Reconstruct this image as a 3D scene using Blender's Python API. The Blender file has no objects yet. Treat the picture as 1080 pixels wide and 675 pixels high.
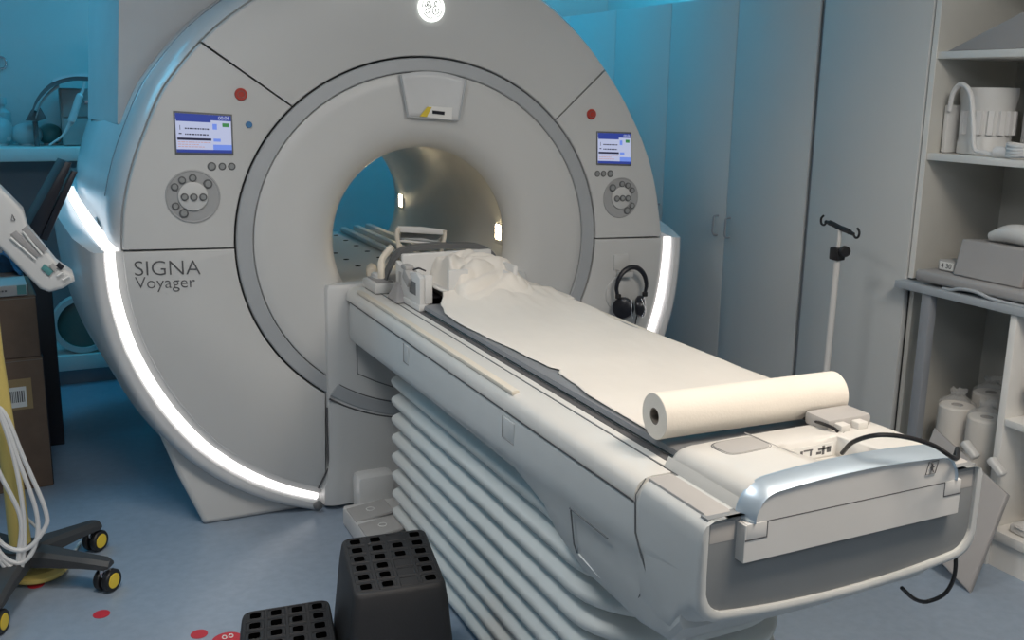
import bpy, bmesh, math, random
from mathutils import Vector, Matrix, noise
random.seed(7)
sc = bpy.context.scene
col = sc.collection
pi = math.pi

# ------------------------------------------------------------------ camera
CAM = Vector((-1.275, -3.36, 1.539))
YAW, PITCH, ROLL, FOC, PPY = 0.448376, 0.211077, 0.0171387, 1025.176, 316.527
_f = Vector((math.sin(YAW)*math.cos(PITCH), math.cos(YAW)*math.cos(PITCH), -math.sin(PITCH)))
_r0 = Vector((math.cos(YAW), -math.sin(YAW), 0)); _u0 = _r0.cross(_f)
_r = _r0*math.cos(ROLL) + _u0*math.sin(ROLL); _u = -_r0*math.sin(ROLL) + _u0*math.cos(ROLL)
cd = bpy.data.cameras.new('camera'); cam = bpy.data.objects.new('camera', cd); col.objects.link(cam)
M = Matrix((( _r.x, _u.x, -_f.x, CAM.x), (_r.y, _u.y, -_f.y, CAM.y), (_r.z, _u.z, -_f.z, CAM.z), (0, 0, 0, 1)))
cam.matrix_world = M
cd.sensor_width = 36; cd.sensor_fit = 'HORIZONTAL'; cd.lens = FOC*36/1080; cd.shift_y = (PPY-337.5)/1080
cd.clip_start = .05
sc.camera = cam
def at(u, v, ax, val):
    """the point of the plane (axis = val) seen at a place of the photograph, used to survey the room"""
    d = _f + _r*((u-540)/FOC) + _u*((PPY-v)/FOC)
    return CAM + d*((val-CAM[ax])/d[ax])

# ------------------------------------------------------------------ world, lights, exposure
sc.view_settings.view_transform = 'Standard'; sc.view_settings.look = 'None'
sc.view_settings.gamma = 1; sc.view_settings.use_curve_mapping = False
sc.view_settings.exposure = -0.12
w = bpy.data.worlds.new('room_air'); sc.world = w; w.use_nodes = True
w.node_tree.nodes['Background'].inputs[0].default_value = (.55, .62, .68, 1)
w.node_tree.nodes['Background'].inputs[1].default_value = .1
def area(name, loc, aim, sx, sy, power, color, spread=pi):
    l = bpy.data.lights.new(name, 'AREA'); l.shape = 'RECTANGLE'; l.size = sx; l.size_y = sy
    l.energy = power; l.color = color; l.spread = spread
    o = bpy.data.objects.new(name, l); col.objects.link(o); o.location = loc
    o.rotation_euler = (Vector(aim)-Vector(loc)).to_track_quat('-Z', 'Y').to_euler()
    return o
area('ceiling_lamp_table', (.2, -2.75, 2.56), (.1, -2.2, 0), .7, .5, 19, (1, .84, .68), 2.2)
area('ceiling_lamp_left', (-1.25, -1.35, 2.56), (-.8, -1.25, .2), .5, .6, 15, (1, .98, .95), 2.3)
area('ceiling_lamp_room', (-1.0, -4.0, 2.5), (-.4, -1.4, .5), 1.6, .6, 15, (.90, .95, 1))
area('fill_light_right', (.6, -2.6, 2.56), (1.5, -.9, .6), .8, .5, 24, (1, .94, .86))  # added fill light so the right-hand cupboards and shelves read brighter
area('blue_cove_back', (-.2, 1.75, 2.5), (-.3, 2.0, 0), 3.6, .4, 17, (.04, .60, 1))
area('blue_cove_left', (-1.95, .75, 2.5), (-1.0, .6, 1.3), .4, 1.2, 6, (.03, .60, 1), 2.0)
area('blue_cabinet_top', (1.85, 1.2, 2.06), (1.95, 1.2, 2.6), .2, 2.2, 16, (.03, .62, 1))

# ------------------------------------------------------------------ materials
def mat(name, c, rough=.5, metal=0, spec=.5, emit=None, es=0, noise_amt=0, noise_scale=8, bump=0, bump_scale=60, trans=0, alpha=1, c2=None, stretch=None):
    m = bpy.data.materials.new(name); m.use_nodes = True
    nt = m.node_tree; b = nt.nodes['Principled BSDF']
    b.inputs['Base Color'].default_value = (*c, 1); b.inputs['Roughness'].default_value = rough
    b.inputs['Metallic'].default_value = metal; b.inputs['Specular IOR Level'].default_value = spec
    b.inputs['Transmission Weight'].default_value = trans; b.inputs['Alpha'].default_value = alpha
    if emit: b.inputs['Emission Color'].default_value = (*emit, 1); b.inputs['Emission Strength'].default_value = es
    tc = nt.nodes.new('ShaderNodeTexCoord'); src = tc.outputs['Object']
    if stretch:
        mp = nt.nodes.new('ShaderNodeMapping'); mp.inputs['Scale'].default_value = stretch
        nt.links.new(src, mp.inputs[0]); src = mp.outputs[0]
    n = nt.nodes.new('ShaderNodeTexNoise'); n.inputs['Scale'].default_value = noise_scale; n.inputs['Detail'].default_value = 4
    nt.links.new(src, n.inputs['Vector'])
    r = nt.nodes.new('ShaderNodeValToRGB')
    a = noise_amt if noise_amt else .02
    d = c2 if c2 else tuple(max(0, x*(1-a)) for x in c)
    e = c if c2 else tuple(min(1, x*(1+a)) for x in c)
    r.color_ramp.elements[0].color = (*d, 1); r.color_ramp.elements[1].color = (*e, 1)
    r.color_ramp.elements[0].position = .35; r.color_ramp.elements[1].position = .65
    nt.links.new(n.outputs['Fac'], r.inputs[0]); nt.links.new(r.outputs[0], b.inputs['Base Color'])
    if bump:
        n2 = nt.nodes.new('ShaderNodeTexNoise'); n2.inputs['Scale'].default_value = bump_scale
        nt.links.new(src, n2.inputs['Vector'])
        bp = nt.nodes.new('ShaderNodeBump'); bp.inputs['Strength'].default_value = bump; bp.inputs['Distance'].default_value = .003
        nt.links.new(n2.outputs['Fac'], bp.inputs['Height']); nt.links.new(bp.outputs[0], b.inputs['Normal'])
    return m
WHITE = mat('white_moulded_plastic', (.60, .605, .60), .38, noise_amt=.015, noise_scale=2, bump=.04, bump_scale=300)
SIDEW = mat('glossy_white_plastic', (.66, .67, .68), .22)
TABW = mat('table_white_plastic', (.68, .67, .64), .35, bump=.05, bump_scale=400)
TABS = mat('table_side_plastic', (.55, .57, .57), .42, bump=.04, bump_scale=400)
BELW = mat('bellows_vinyl', (.66, .69, .68), .5)
RINGM = mat('silver_grey_trim', (.44, .46, .48), .45, metal=.15)
PLATE = mat('grey_end_plate', (.235, .25, .26), .5, bump=.05, bump_scale=500)
GAP = mat('dark_gap', (.09, .09, .095), .7)
DGREY = mat('dark_grey_plastic', (.14, .145, .15), .5)
DARKP = mat('charcoal_plastic', (.05, .052, .055), .5)
BLACK = mat('black_plastic', (.012, .012, .014), .42, bump=.15, bump_scale=250)
SATIN = mat('black_satin', (.012, .013, .02), .3)
STOOLM = mat('black_ribbed_plastic', (.020, .020, .022), .6, bump=.1, bump_scale=180)
HOLE = mat('deep_black', (.001, .001, .001), .9, spec=0)
MATTM = mat('grey_vinyl_mat', (.22, .23, .245), .45, bump=.1, bump_scale=120)
PAPER = mat('white_tissue_paper', (.78, .74, .68), .85, noise_amt=.02, noise_scale=5, bump=.25, bump_scale=45)
ROLLP = mat('cream_paper_roll', (.82, .77, .69), .85, bump=.15, bump_scale=200, stretch=(1, 1, 1))
CARD = mat('brown_roll_core', (.22, .19, .16), .9)
PADG = mat('light_grey_pad', (.42, .41, .40), .6)
FOAM = mat('grey_foam_vinyl', (.36, .35, .35), .55, bump=.08, bump_scale=150)
CHROME = mat('brushed_steel', (.6, .62, .65), .25, metal=1)
METALB = mat('pale_metallic_trim', (.55, .66, .76), .38, metal=.6)
CABD = mat('cabinet_door_laminate', (.60, .62, .62), .45, noise_amt=.01, noise_scale=2)
CABW = mat('white_laminate', (.80, .79, .76), .5)
CABI = mat('cabinet_interior_laminate', (.55, .545, .51), .55)
FRAMEG = mat('grey_metal_post', (.27, .29, .32), .45)
COUNT = mat('grey_blue_counter', (.42, .45, .48), .45)
WALLM = mat('painted_wall', (.62, .64, .64), .8, noise_amt=.01, bump=.1, bump_scale=90)
CEILM = mat('painted_ceiling', (.7, .7, .7), .85)
FLOORM = mat('blue_grey_vinyl_floor', (.30, .37, .46), .33, c2=(.27, .335, .42), noise_scale=30, bump=.10, bump_scale=140)
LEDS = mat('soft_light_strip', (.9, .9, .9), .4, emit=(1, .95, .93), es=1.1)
LEDM = mat('white_light_strip', (.9, .9, .9), .4, emit=(1, .95, .93), es=2.6)
BOREL = mat('warm_bore_lamp', (.9, .8, .6), .4, emit=(1, .80, .48), es=48)
LOGOM = mat('backlit_badge', (.9, .9, .9), .3, emit=(.95, 1, .93), es=1.6)
INK = mat('grey_lettering', (.10, .10, .105), .5)
RED = mat('red_button', (.45, .045, .03), .4)
REDF = mat('red_floor_sticker', (.55, .03, .05), .5)
BLUEB = mat('blue_button', (.06, .2, .42), .4)
BTN = mat('grey_button', (.3, .31, .31), .45)
DIAL = mat('control_dial_grey', (.38, .385, .39), .45)
YEL = mat('yellow_painted_metal', (.72, .56, .17), .4)
YHUB = mat('yellow_wheel_hub', (.85, .62, .05), .4)
YLAB = mat('yellow_label', (.72, .55, .05), .5)
CABLEW = mat('white_cable', (.72, .72, .72), .45)
CBOX = mat('brown_cardboard', (.17, .115, .082), .85, noise_amt=.06, noise_scale=20)
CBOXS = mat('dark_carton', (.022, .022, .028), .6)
TAN = mat('tan_tape', (.36, .25, .12), .6)
COILW = mat('coil_white_plastic', (.66, .66, .65), .35)
COILC = mat('cream_plastic', (.72, .66, .56), .4)
TEAL = mat('teal_plastic', (.10, .28, .28), .3)
PALE = mat('pale_phantom_plastic', (.45, .58, .60), .3)
GREENG = mat('green_tinted_glass', (.10, .17, .15), .12)
BLUEBAG = mat('blue_plastic_bag', (.04, .16, .32), .3, bump=.6, bump_scale=30)
WRAP = mat('clear_wrap_film', (.85, .86, .86), .16, alpha=.28, bump=.8, bump_scale=25)
LABW = mat('white_label', (.8, .8, .78), .6)
SCRW = mat('screen_white_area', (.05, .05, .05), .3, emit=(.62, .68, .95), es=.75)
SCRB = mat('screen_blue_area', (.02, .02, .05), .3, emit=(.03, .06, .35), es=.8)
SCRL = mat('screen_light_blue', (.02, .02, .05), .3, emit=(.18, .30, .85), es=.9)
SCRK = mat('screen_dark_bar', (.01, .01, .02), .3, emit=(.02, .02, .06), es=.6)
SCRP = mat('screen_pink_line', (.05, .02, .02), .3, emit=(.75, .45, .45), es=.7)
SCRG = mat('screen_green_key', (.02, .05, .02), .3, emit=(.05, .25, .08), es=.8)
def led(name, c, es): return mat(name, (.5, .5, .5), .4, emit=c, es=es)
BLUELED = led('blue_led_strip', (.02, .6, 1), 4)
MIRR = mat('mirror_glass', (.6, .62, .64), .05, metal=1)

# ------------------------------------------------------------------ mesh helpers
class MB:
    def __init__(s): s.bm = bmesh.new()
    def box(s, a, b, bev=0, seg=2, rot=None, about=None):
        a = Vector(a); b = Vector(b); t = bmesh.new()
        bmesh.ops.create_cube(t, size=1)
        for v in t.verts: v.co = Vector(((a.x+b.x)/2+v.co.x*abs(b.x-a.x), (a.y+b.y)/2+v.co.y*abs(b.y-a.y), (a.z+b.z)/2+v.co.z*abs(b.z-a.z)))
        if bev: bmesh.ops.bevel(t, geom=t.edges[:], offset=bev, segments=seg, profile=.5, affect='EDGES')
        if rot is not None:
            c = Vector(about) if about is not None else (a+b)/2
            for v in t.verts: v.co = c + rot @ (v.co-c)
        s.merge(t); return s
    def merge(s, t):
        me = bpy.data.meshes.new('tmp'); t.to_mesh(me); t.free(); s.bm.from_mesh(me); bpy.data.meshes.remove(me)
    def tube(s, pts, r, n=10, caps=True, closed=False):
        pts = [Vector(p) for p in pts]; m = len(pts)
        rr = r if isinstance(r, (list, tuple)) else [r]*m
        rings = []; prev = None
        for i, p in enumerate(pts):
            if closed: t = (pts[(i+1) % m]-pts[i-1])
            else: t = (pts[min(i+1, m-1)]-pts[max(i-1, 0)])
            t.normalize()
            if prev is None:
                x = t.orthogonal().normalized()
            else:
                x = prev - t*prev.dot(t)
                x = x.normalized() if x.length > 1e-6 else t.orthogonal().normalized()
            prev = x; y = t.cross(x)
            rings.append([s.bm.verts.new(p + (x*math.cos(2*pi*k/n)+y*math.sin(2*pi*k/n))*rr[i]) for k in range(n)])
        s.bridge(rings, closed, caps); return s
    def bridge(s, rings, closed=False, caps=True, loopu=True):
        m = len(rings); n = len(rings[0])
        for i in range(m if closed else m-1):
            A = rings[i]; B = rings[(i+1) % m]
            for k in range(n if loopu else n-1):
                try: s.bm.faces.new((A[k], A[(k+1) % n], B[(k+1) % n], B[k]))
                except ValueError: pass
        if caps and not closed and loopu:
            for R in (rings[0][::-1], rings[-1]):
                try: s.bm.faces.new(R)
                except ValueError: pass
    def loft(s, secs, caps=True, loopu=True, closed=False):
        s.bridge([[s.bm.verts.new(p) for p in q] for q in secs], closed, caps, loopu); return s
    def prism(s, poly, d, bev=0, seg=2):
        """poly: 3-D points of a planar outline, d: extrusion vector"""
        t = bmesh.new(); d = Vector(d)
        A = [t.verts.new(p) for p in poly]; B = [t.verts.new(Vector(p)+d) for p in poly]; n = len(A)
        f1 = t.faces.new(A); f2 = t.faces.new(B[::-1])
        for k in range(n): t.faces.new((A[k], B[k], B[(k+1) % n], A[(k+1) % n]))
        bmesh.ops.recalc_face_normals(t, faces=t.faces[:])
        if bev:
            es = [e for e in t.edges if len(e.link_faces) == 2 and (e in f1.edges[:] or e in f2.edges[:])]
            bmesh.ops.bevel(t, geom=es, offset=bev, segments=seg, profile=.5, affect='EDGES')
        s.merge(t); return s
    def lathe(s, c, prof, axis=(0, 0, 1), n=32, caps=True):
        """prof: (radius, height along axis)"""
        c = Vector(c); a = Vector(axis).normalized(); x = a.orthogonal().normalized(); y = a.cross(x)
        s.loft([[c + a*h + (x*math.cos(2*pi*k/n)+y*math.sin(2*pi*k/n))*r for k in range(n)] for r, h in prof], caps); return s
    def grid(s, fn, nu, nv):
        V = [[s.bm.verts.new(fn(i/nu, j/nv)) for j in range(nv+1)] for i in range(nu+1)]
        for i in range(nu):
            for j in range(nv): s.bm.faces.new((V[i][j], V[i+1][j], V[i+1][j+1], V[i][j+1]))
        return s
    def ball(s, c, r, n=16, scale=(1, 1, 1)):
        t = bmesh.new(); bmesh.ops.create_uvsphere(t, u_segments=n*2, v_segments=n, radius=r)
        for v in t.verts: v.co = Vector((v.co.x*scale[0], v.co.y*scale[1], v.co.z*scale[2]))+Vector(c)
        s.merge(t); return s
    def build(s, name, m, parent=None, angle=35, solid=0, warp=None):
        bm = s.bm
        if warp:
            for v in bm.verts: v.co = warp(v.co)
        bmesh.ops.recalc_face_normals(bm, faces=bm.faces[:])
        me = bpy.data.meshes.new(name); bm.to_mesh(me); bm.free()
        for p in me.polygons: p.use_smooth = True
        me.set_sharp_from_angle(angle=math.radians(angle))
        me.materials.append(m)
        o = bpy.data.objects.new(name, me); col.objects.link(o)
        if parent:
            o.parent = parent
            pl = Vector(); q = parent
            while q: pl += q.location; q = q.parent
            o.location = -pl
        if solid:
            md = o.modifiers.new('thickness', 'SOLIDIFY'); md.thickness = solid; md.offset = 0
        return o
def tag(o, label=None, cat=None, group=None, kind=None):
    if label: o['label'] = label
    if cat: o['category'] = cat
    if group: o['group'] = group
    if kind: o['kind'] = kind
    return o
def thing(name, label, cat, loc=(0, 0, 0), group=None):
    o = bpy.data.objects.new(name, None); col.objects.link(o); o.location = loc; o.empty_display_size = .1
    return tag(o, label, cat, group)
def struct(name, mb, m):
    return tag(mb.build(name, m), kind='structure')
def bez(pts, n=8):
    """smooth curve through points (Catmull-Rom)"""
    P = [Vector(p) for p in pts]; P = [P[0]*2-P[1]] + P + [P[-1]*2-P[-2]]; out = []
    for i in range(1, len(P)-2):
        for k in range(n):
            t = k/n; a, b, c, d = P[i-1:i+3]
            out.append(.5*((2*b)+(c-a)*t+(2*a-5*b+4*c-d)*t*t+(3*b-a-3*c+d)*t**3))
    out.append(P[-2]); return out
def text_mesh(name, body, m, parent, origin, width, right, up, thick=.0015, offset=0, height=None):
    """letters lying in the plane spanned by right and up, scaled to a given width"""
    c = bpy.data.curves.new('t', 'FONT'); c.body = body; c.size = 1; c.extrude = 0; c.offset = offset; c.resolution_u = 4
    o = bpy.data.objects.new('t', c); col.objects.link(o); me = bpy.data.meshes.new_from_object(o)
    bpy.data.objects.remove(o); bpy.data.curves.remove(c)
    xs = [v.co.x for v in me.vertices]; ys = [v.co.y for v in me.vertices]
    sx = width/(max(xs)-min(xs)); sy = sx if height is None else height/(max(ys)-min(ys)); x0 = min(xs); y0 = 0
    R = Vector(right).normalized(); U = Vector(up).normalized(); N = R.cross(U)
    bm = bmesh.new(); bm.from_mesh(me); bpy.data.meshes.remove(me)
    for v in bm.verts: v.co = Vector(origin)+R*((v.co.x-x0)*sx)+U*((v.co.y-y0)*sy)+N*.0004
    if thick:
        g = bmesh.ops.extrude_face_region(bm, geom=bm.faces[:])
        for v in [e for e in g['geom'] if isinstance(e, bmesh.types.BMVert)]: v.co += N*thick
    q = MB(); q.bm.free(); q.bm = bm
    return q.build(name, m, parent)
def interp(tab, x):
    if x <= tab[0][0]: return tab[0][1]
    for (a, p), (b, q) in zip(tab, tab[1:]):
        if x <= b:
            t = (x-a)/(b-a); return p+(q-p)*t
    return tab[-1][1]
def smooth_interp(tab, x):
    if x <= tab[0][0]: return tab[0][1]
    for (a, p), (b, q) in zip(tab, tab[1:]):
        if x <= b:
            t = (x-a)/(b-a); t = t*t*(3-2*t); return p+(q-p)*t
    return tab[-1][1]

# ------------------------------------------------------------------ room shell
XW = 1.55                     # plane of the cupboard doors on the right
struct('floor', MB().box((-3, -4.6, -.08), (2.25, 2.45, 0)), FLOORM)
struct('ceiling', MB().box((-3, -4.6, 2.6), (2.25, 2.45, 2.68)), CEILM)
struct('wall_back', MB().box((-3, 2.4, 0), (2.25, 2.5, 2.6)), WALLM)
struct('wall_right', MB().box((2.16, -4.6, 0), (2.26, 2.4, 2.6)), WALLM)
struct('wall_left', MB().box((-3.1, -4.6, 0), (-3, 2.4, 2.6)), WALLM)
struct('wall_front', MB().box((-3, -4.7, 0), (2.16, -4.6, 2.6)), WALLM)

# ------------------------------------------------------------------ MRI scanner
CZ = .975
def shear(p):
    k = -.026*max(0, min(1, p.z/.5)); return Vector((p.x, p.y, p.z+k*p.x))
RC = .986                                    # axis height of the bore
scan = thing('mri_scanner', 'large white ring-shaped scanner with a round bore, two lit screens and glowing lower rim', 'scanner')
# outline of the front face: radius from (0,.95) as a function of angle
face_pts = [(-.444, .083), (-.636, .176), (-.815, .321), (-.955, .52), (-1.021, .677), (-1.055, .83), (-1.064, .984), (-1.055, 1.107), (-1.026, 1.229),
            (-.975, 1.365), (-.912, 1.502), (-.85, 1.585), (-.775, 1.672), (-.633, 1.79), (-.45, 1.9), (-.22, 1.975), (0, 1.995),
            (.22, 1.965), (.44, 1.89), (.56, 1.81), (.735, 1.643), (.86, 1.475), (.955, 1.297), (1.01, 1.102), (1.03, .98), (1.025, .85),
            (1.0, .69), (.94, .52), (.81, .33), (.636, .176), (.444, .083)]
FA = sorted((math.atan2(x, -(z-.95)) % (2*pi), math.hypot(x, z-.95)) for x, z in face_pts)   # angle from straight down, towards +x
FA = [(FA[-1][0]-2*pi, FA[-1][1])] + FA + [(FA[0][0]+2*pi, FA[0][1])]
def fr(a):
    return interp(FA, a % (2*pi))
def face_pt(a, y, d=0, sc_=1):
    r = fr(a)*sc_+d; return Vector((r*math.sin(a), y, .95-r*math.cos(a)))
def ang(x, z): return math.atan2(x, -(z-.95)) % (2*pi)
def ell(t, a, b, y): return Vector((a*math.sin(t), y, RC-b*math.cos(t)))
def ell_at_dir(x, z, a, b):                  # ellipse parameter for a direction seen from its centre
    return math.atan2(x/a, -(z-RC)/b) % (2*pi)
OA, OB = .711, .672                          # outer edge of the trim ring
def face_panel(name, a0, a1, e0, e1, n, extra=None):
    """a piece of the front cover between the ring and the outer edge"""
    outer = [face_pt(a0+(a1-a0)*k/n, 0) for k in range(n+1)]
    inner = [ell(e0+(e1-e0)*k/n, OA, OB, 0) for k in range(n+1)]
    q = MB(); t = q.bm
    # rows: back outer, bevelled front outer, front inner, back inner
    rows = []
    def off(P, Q, d): v = (Q-P).normalized(); return P+v*d
    for k in range(n+1):
        o_, i_ = outer[k], inner[k]
        rows.append([Vector((o_.x, .045, o_.z)), Vector((o_.x, .008, o_.z)), off(o_, i_, .003)+Vector((0, .002, 0)), off(o_, i_, .008),
                     off(i_, o_, .006), off(i_, o_, .002)+Vector((0, .002, 0)), Vector((i_.x, .008, i_.z)), Vector((i_.x, .045, i_.z))])
    q.loft(rows, caps=True)
    return q.build(name, WHITE, scan, angle=50, warp=shear)
zs = .984                                    # height of the split line
g = .004
aL, aR = ang(-1.063, zs), ang(1.03, zs)      # split line ends
aDL, aDR = ang(-.79, 1.66), ang(.73, 1.65)   # outer ends of the diagonal seams
eL, eR = ell_at_dir(-OA, zs, OA, OB), ell_at_dir(OA, zs, OA, OB)
eDL, eDR = ell_at_dir(-.51, 1.475, OA, OB), ell_at_dir(.52, 1.455, OA, OB)
aCL, aCR = 2*pi-.4424, .4424                   # at the docking column
eCL, eCR = 2*pi-.614, .614
D = .0045
face_panel('top_cover', aDR+D*.8, aDL-D*.8, eDR+D, eDL-D, 60)
face_panel('control_cover', aDL+D*.8, aL-D*.8+(2*pi if aL < aDL else 0), eDL+D, eL-D, 24)
face_panel('control_cover', aR+D*.8, aDR-D*.8, eR+D, eDR-D, 24)
def low_panel(side):
    # lower covers reach in to the docking column
    s = side
    outer = [face_pt(a, 0) for a in [((aR-D)-((aR-D)-aCR)*k/40) for k in range(41)]]
    if s < 0:
        A0 = 2*pi-aL-D; outer = [face_pt(2*pi-(A0-(A0-aCR)*k/40), 0) for k in range(41)]
    E0 = (eR-D) if s > 0 else (2*pi-eL-D)
    inner = [ell(E0-(E0-eCR)*k/40, OA, OB, 0) for k in range(41)]
    if s < 0: inner = [Vector((-p.x, p.y, p.z)) for p in inner]
    poly = outer + inner[::-1]
    # close along the column
    q = MB(); q.prism(poly, (0, .045, 0), bev=.004)
    return q.build('lower_cover', WHITE, scan, angle=40, warp=shear)
low_panel(-1); low_panel(1)
# dark carcass behind the seams
q = MB(); n = 96
q.loft([[face_pt(2*pi*k/n, .05, -.02) for k in range(n)], [ell(2*pi*k/n, .60, .57, .05) for k in range(n)]], caps=False)
q.build('inner_carcass', GAP, scan, warp=shear)
# trim ring with raised rounded section, standing proud of dark grooves
def ring_band(name, prof, m, t0=0, t1=2*pi, n=120, wrp=shear, ya=0):
    full = abs(t1-t0-2*pi) < 1e-6
    q = MB(); secs = []
    for k in range(n if full else n+1):
        t = t0+(t1-t0)*k/n
        secs.append([ell(t, a, b, y+ya) for a, b, y in prof])
    q.loft(secs, caps=not full, closed=full)
    return q.build(name, m, scan, angle=18, warp=wrp)
ring_band('trim_ring', [(.704, .666, .02), (.704, .666, .003), (.700, .662, -.001), (.652, .622, -.001), (.648, .618, .003), (.648, .618, .02)], RINGM)
# dish from ring to bore, then the bore tube
BR = .346
def dish(t, s):
    pass
prof = [(.645, .615, .02), (.645, .615, .003), (.641, .611, .0), (.60, .572, .0), (.56, .538, .0), (.52, .503, .0), (.48, .468, .002), (.45, .442, .006), (.42, .416, .014), (.395, .393, .026), (.373, .372, .044), (.356, .356, .066), (BR+.001, BR+.001, .088), (BR, BR, .10)]
q = MB(); n = 128
q.loft([[ell(2*pi*k/n, a, b, y) for k in range(n)] for a, b, y in prof], caps=False)
q.build('bore_funnel', WHITE, scan, angle=60, warp=shear)
q = MB()
q.loft([[ell(2*pi*k/n, r, r, y)+Vector((0, 0, dz)) for k in range(n)] for r, y, dz in [(BR, .102, 0), (BR+.012, .104, 0), (BR+.015, .12, 0), (BR+.015, .5, 0), (BR+.015, 1.0, 0), (BR+.015, 1.42, 0), (BR+.03, 1.5, 0), (BR+.06, 1.6, 0), (BR+.14, 1.68, 0), (BR+.24, 1.72, 0)]], caps=False)
BOREM = mat('bore_liner', (.62, .60, .56), .4)
q.build('bore_liner', BOREM, scan, angle=60, warp=shear)
for y in (.175, 1.37):
    q = MB(); x = .361
    q.box((x-.006, y-.024, .955), (x+.003, y+.024, 1.015), .004)
    q.build('bore_lamp', BOREL, scan)
    q = MB(); q.box((x-.003, y-.04, .935), (x+.003, y+.04, 1.035), .002); q.build('lamp_bezel', BOREM, scan)
q = MB(); q.box((-.29, .02, .76), (.29, 1.66, .80), .01); q.build('bore_bed_track', WHITE, scan)
for x in (.13, .20, .265):
    q = MB(); q.box((x-.018, .06, .80), (x+.018, 1.64, .825+.1*(x-.13)), .008); q.build('track_ridge', WHITE, scan)
for k in range(9):
    for x in (-.098, .055):
        q = MB(); q.lathe((x, .25+k*.18, .7995), [(0.0001, 0), (.013, 0), (.013, .0015), (.0001, .0015)], n=16)
        q.build('track_hole_disc', HOLE, scan)  # flat black disc painted in for the dark inside of a hole
# display recess above the bore
R0 = [at(421, 79, 1, 0), at(490, 84, 1, 0), at(482, 127, 1, 0), at(429, 123, 1, 0)]
def lerp2(u, v):
    t = R0[0].lerp(R0[1], u); b = R0[3].lerp(R0[2], u); return t.lerp(b, v)
q = MB()
def recess(u, v):
    p = lerp2(u, v); s_ = min(1, min(u, 1-u)/.28); s_ = s_*s_*(3-2*s_)
    arch = .02*(1-(2*u-1)**2)*(1-v)
    p.y = -.012 + .006*s_; p.z += arch; return p
q.grid(recess, 16, 8)
bay = q.build('display_bay', SIDEW, scan, solid=.006)
q = MB()
for u in (0, 1):
    q.tube([lerp2(u, v/6)+Vector((0, -.014, 0)) for v in range(7)], .0042, 8)
q.tube([lerp2(v/8, 1)+Vector((0, -.014, 0)) for v in range(9)], .003, 8)
q.build('bay_seam', RINGM, bay)
c0 = lerp2(.28, .90); c1 = lerp2(.92, .97)
q = MB(); q.prism([lerp2(.26, .97)+Vector((0, -.012, 0)), lerp2(.86, .99)+Vector((0, -.012, 0)), lerp2(.84, .70)+Vector((0, -.012, 0)), lerp2(.42, .70)+Vector((0, -.012, 0))], (0, -.005, 0)); q.build('display_panel', LABW, bay)
q = MB(); q.prism([lerp2(.22, .97)+Vector((0, -.0175, 0)), lerp2(.36, .97)+Vector((0, -.0175, 0)), lerp2(.46, .72)+Vector((0, -.0175, 0)), lerp2(.38, .72)+Vector((0, -.0175, 0))], (0, -.001, 0)); q.build('yellow_label', YLAB, bay)
q = MB(); q.prism([lerp2(.47, .88)+Vector((0, -.0175, 0)), lerp2(.70, .89)+Vector((0, -.0175, 0)), lerp2(.70, .81)+Vector((0, -.0175, 0)), lerp2(.47, .80)+Vector((0, -.0175, 0))], (0, -.001, 0)); q.build('position_display', SATIN, bay)
# badge
bc = at(455, 8, 1, -.006)
q = MB(); q.lathe(bc, [(.0001, -.006), (.044, -.006), (.049, -.003), (.049, .01), (.0001, .01)], axis=(0, 1, 0), n=48)
badge = q.build('badge', LOGOM, scan)
q = MB()
def script(pts, r=.0016):
    q.tube(bez([bc+Vector((x*.001, -.008, z*.001)) for x, z in pts], 6), r, 6)
script([(-25, 10), (-27, 5), (-23, 3), (-17, 8), (-12, 17), (-13, 21), (-18, 19), (-20, 11), (-17, 5), (-11, 6), (-7, 12), (-6, 6), (-8, -6), (-13, -18), (-19, -21), (-24, -18), (-24, -10), (-16, -4), (-6, 1), (1, 4)])
script([(18, 16), (17, 21), (12, 21), (9, 14), (11, 8), (17, 6), (11, 5), (5, 0), (1, -9), (3, -18), (10, -23), (19, -21), (25, -15), (25, -8), (19, -4), (13, -7), (13, -13), (17, -14)])
for k in range(4):
    a = k*pi/2+.5; pp = []
    for j in range(9):
        b = a+j*.13; rr_ = 38-abs(j-4)*.25; pp.append((rr_*math.cos(b), rr_*math.sin(b)))
    script(pp, .0013); script([pp[-1], (pp[-1][0]*.88, pp[-1][1]*.88)], .0011)
q.build('monogram', INK, badge)

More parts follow.
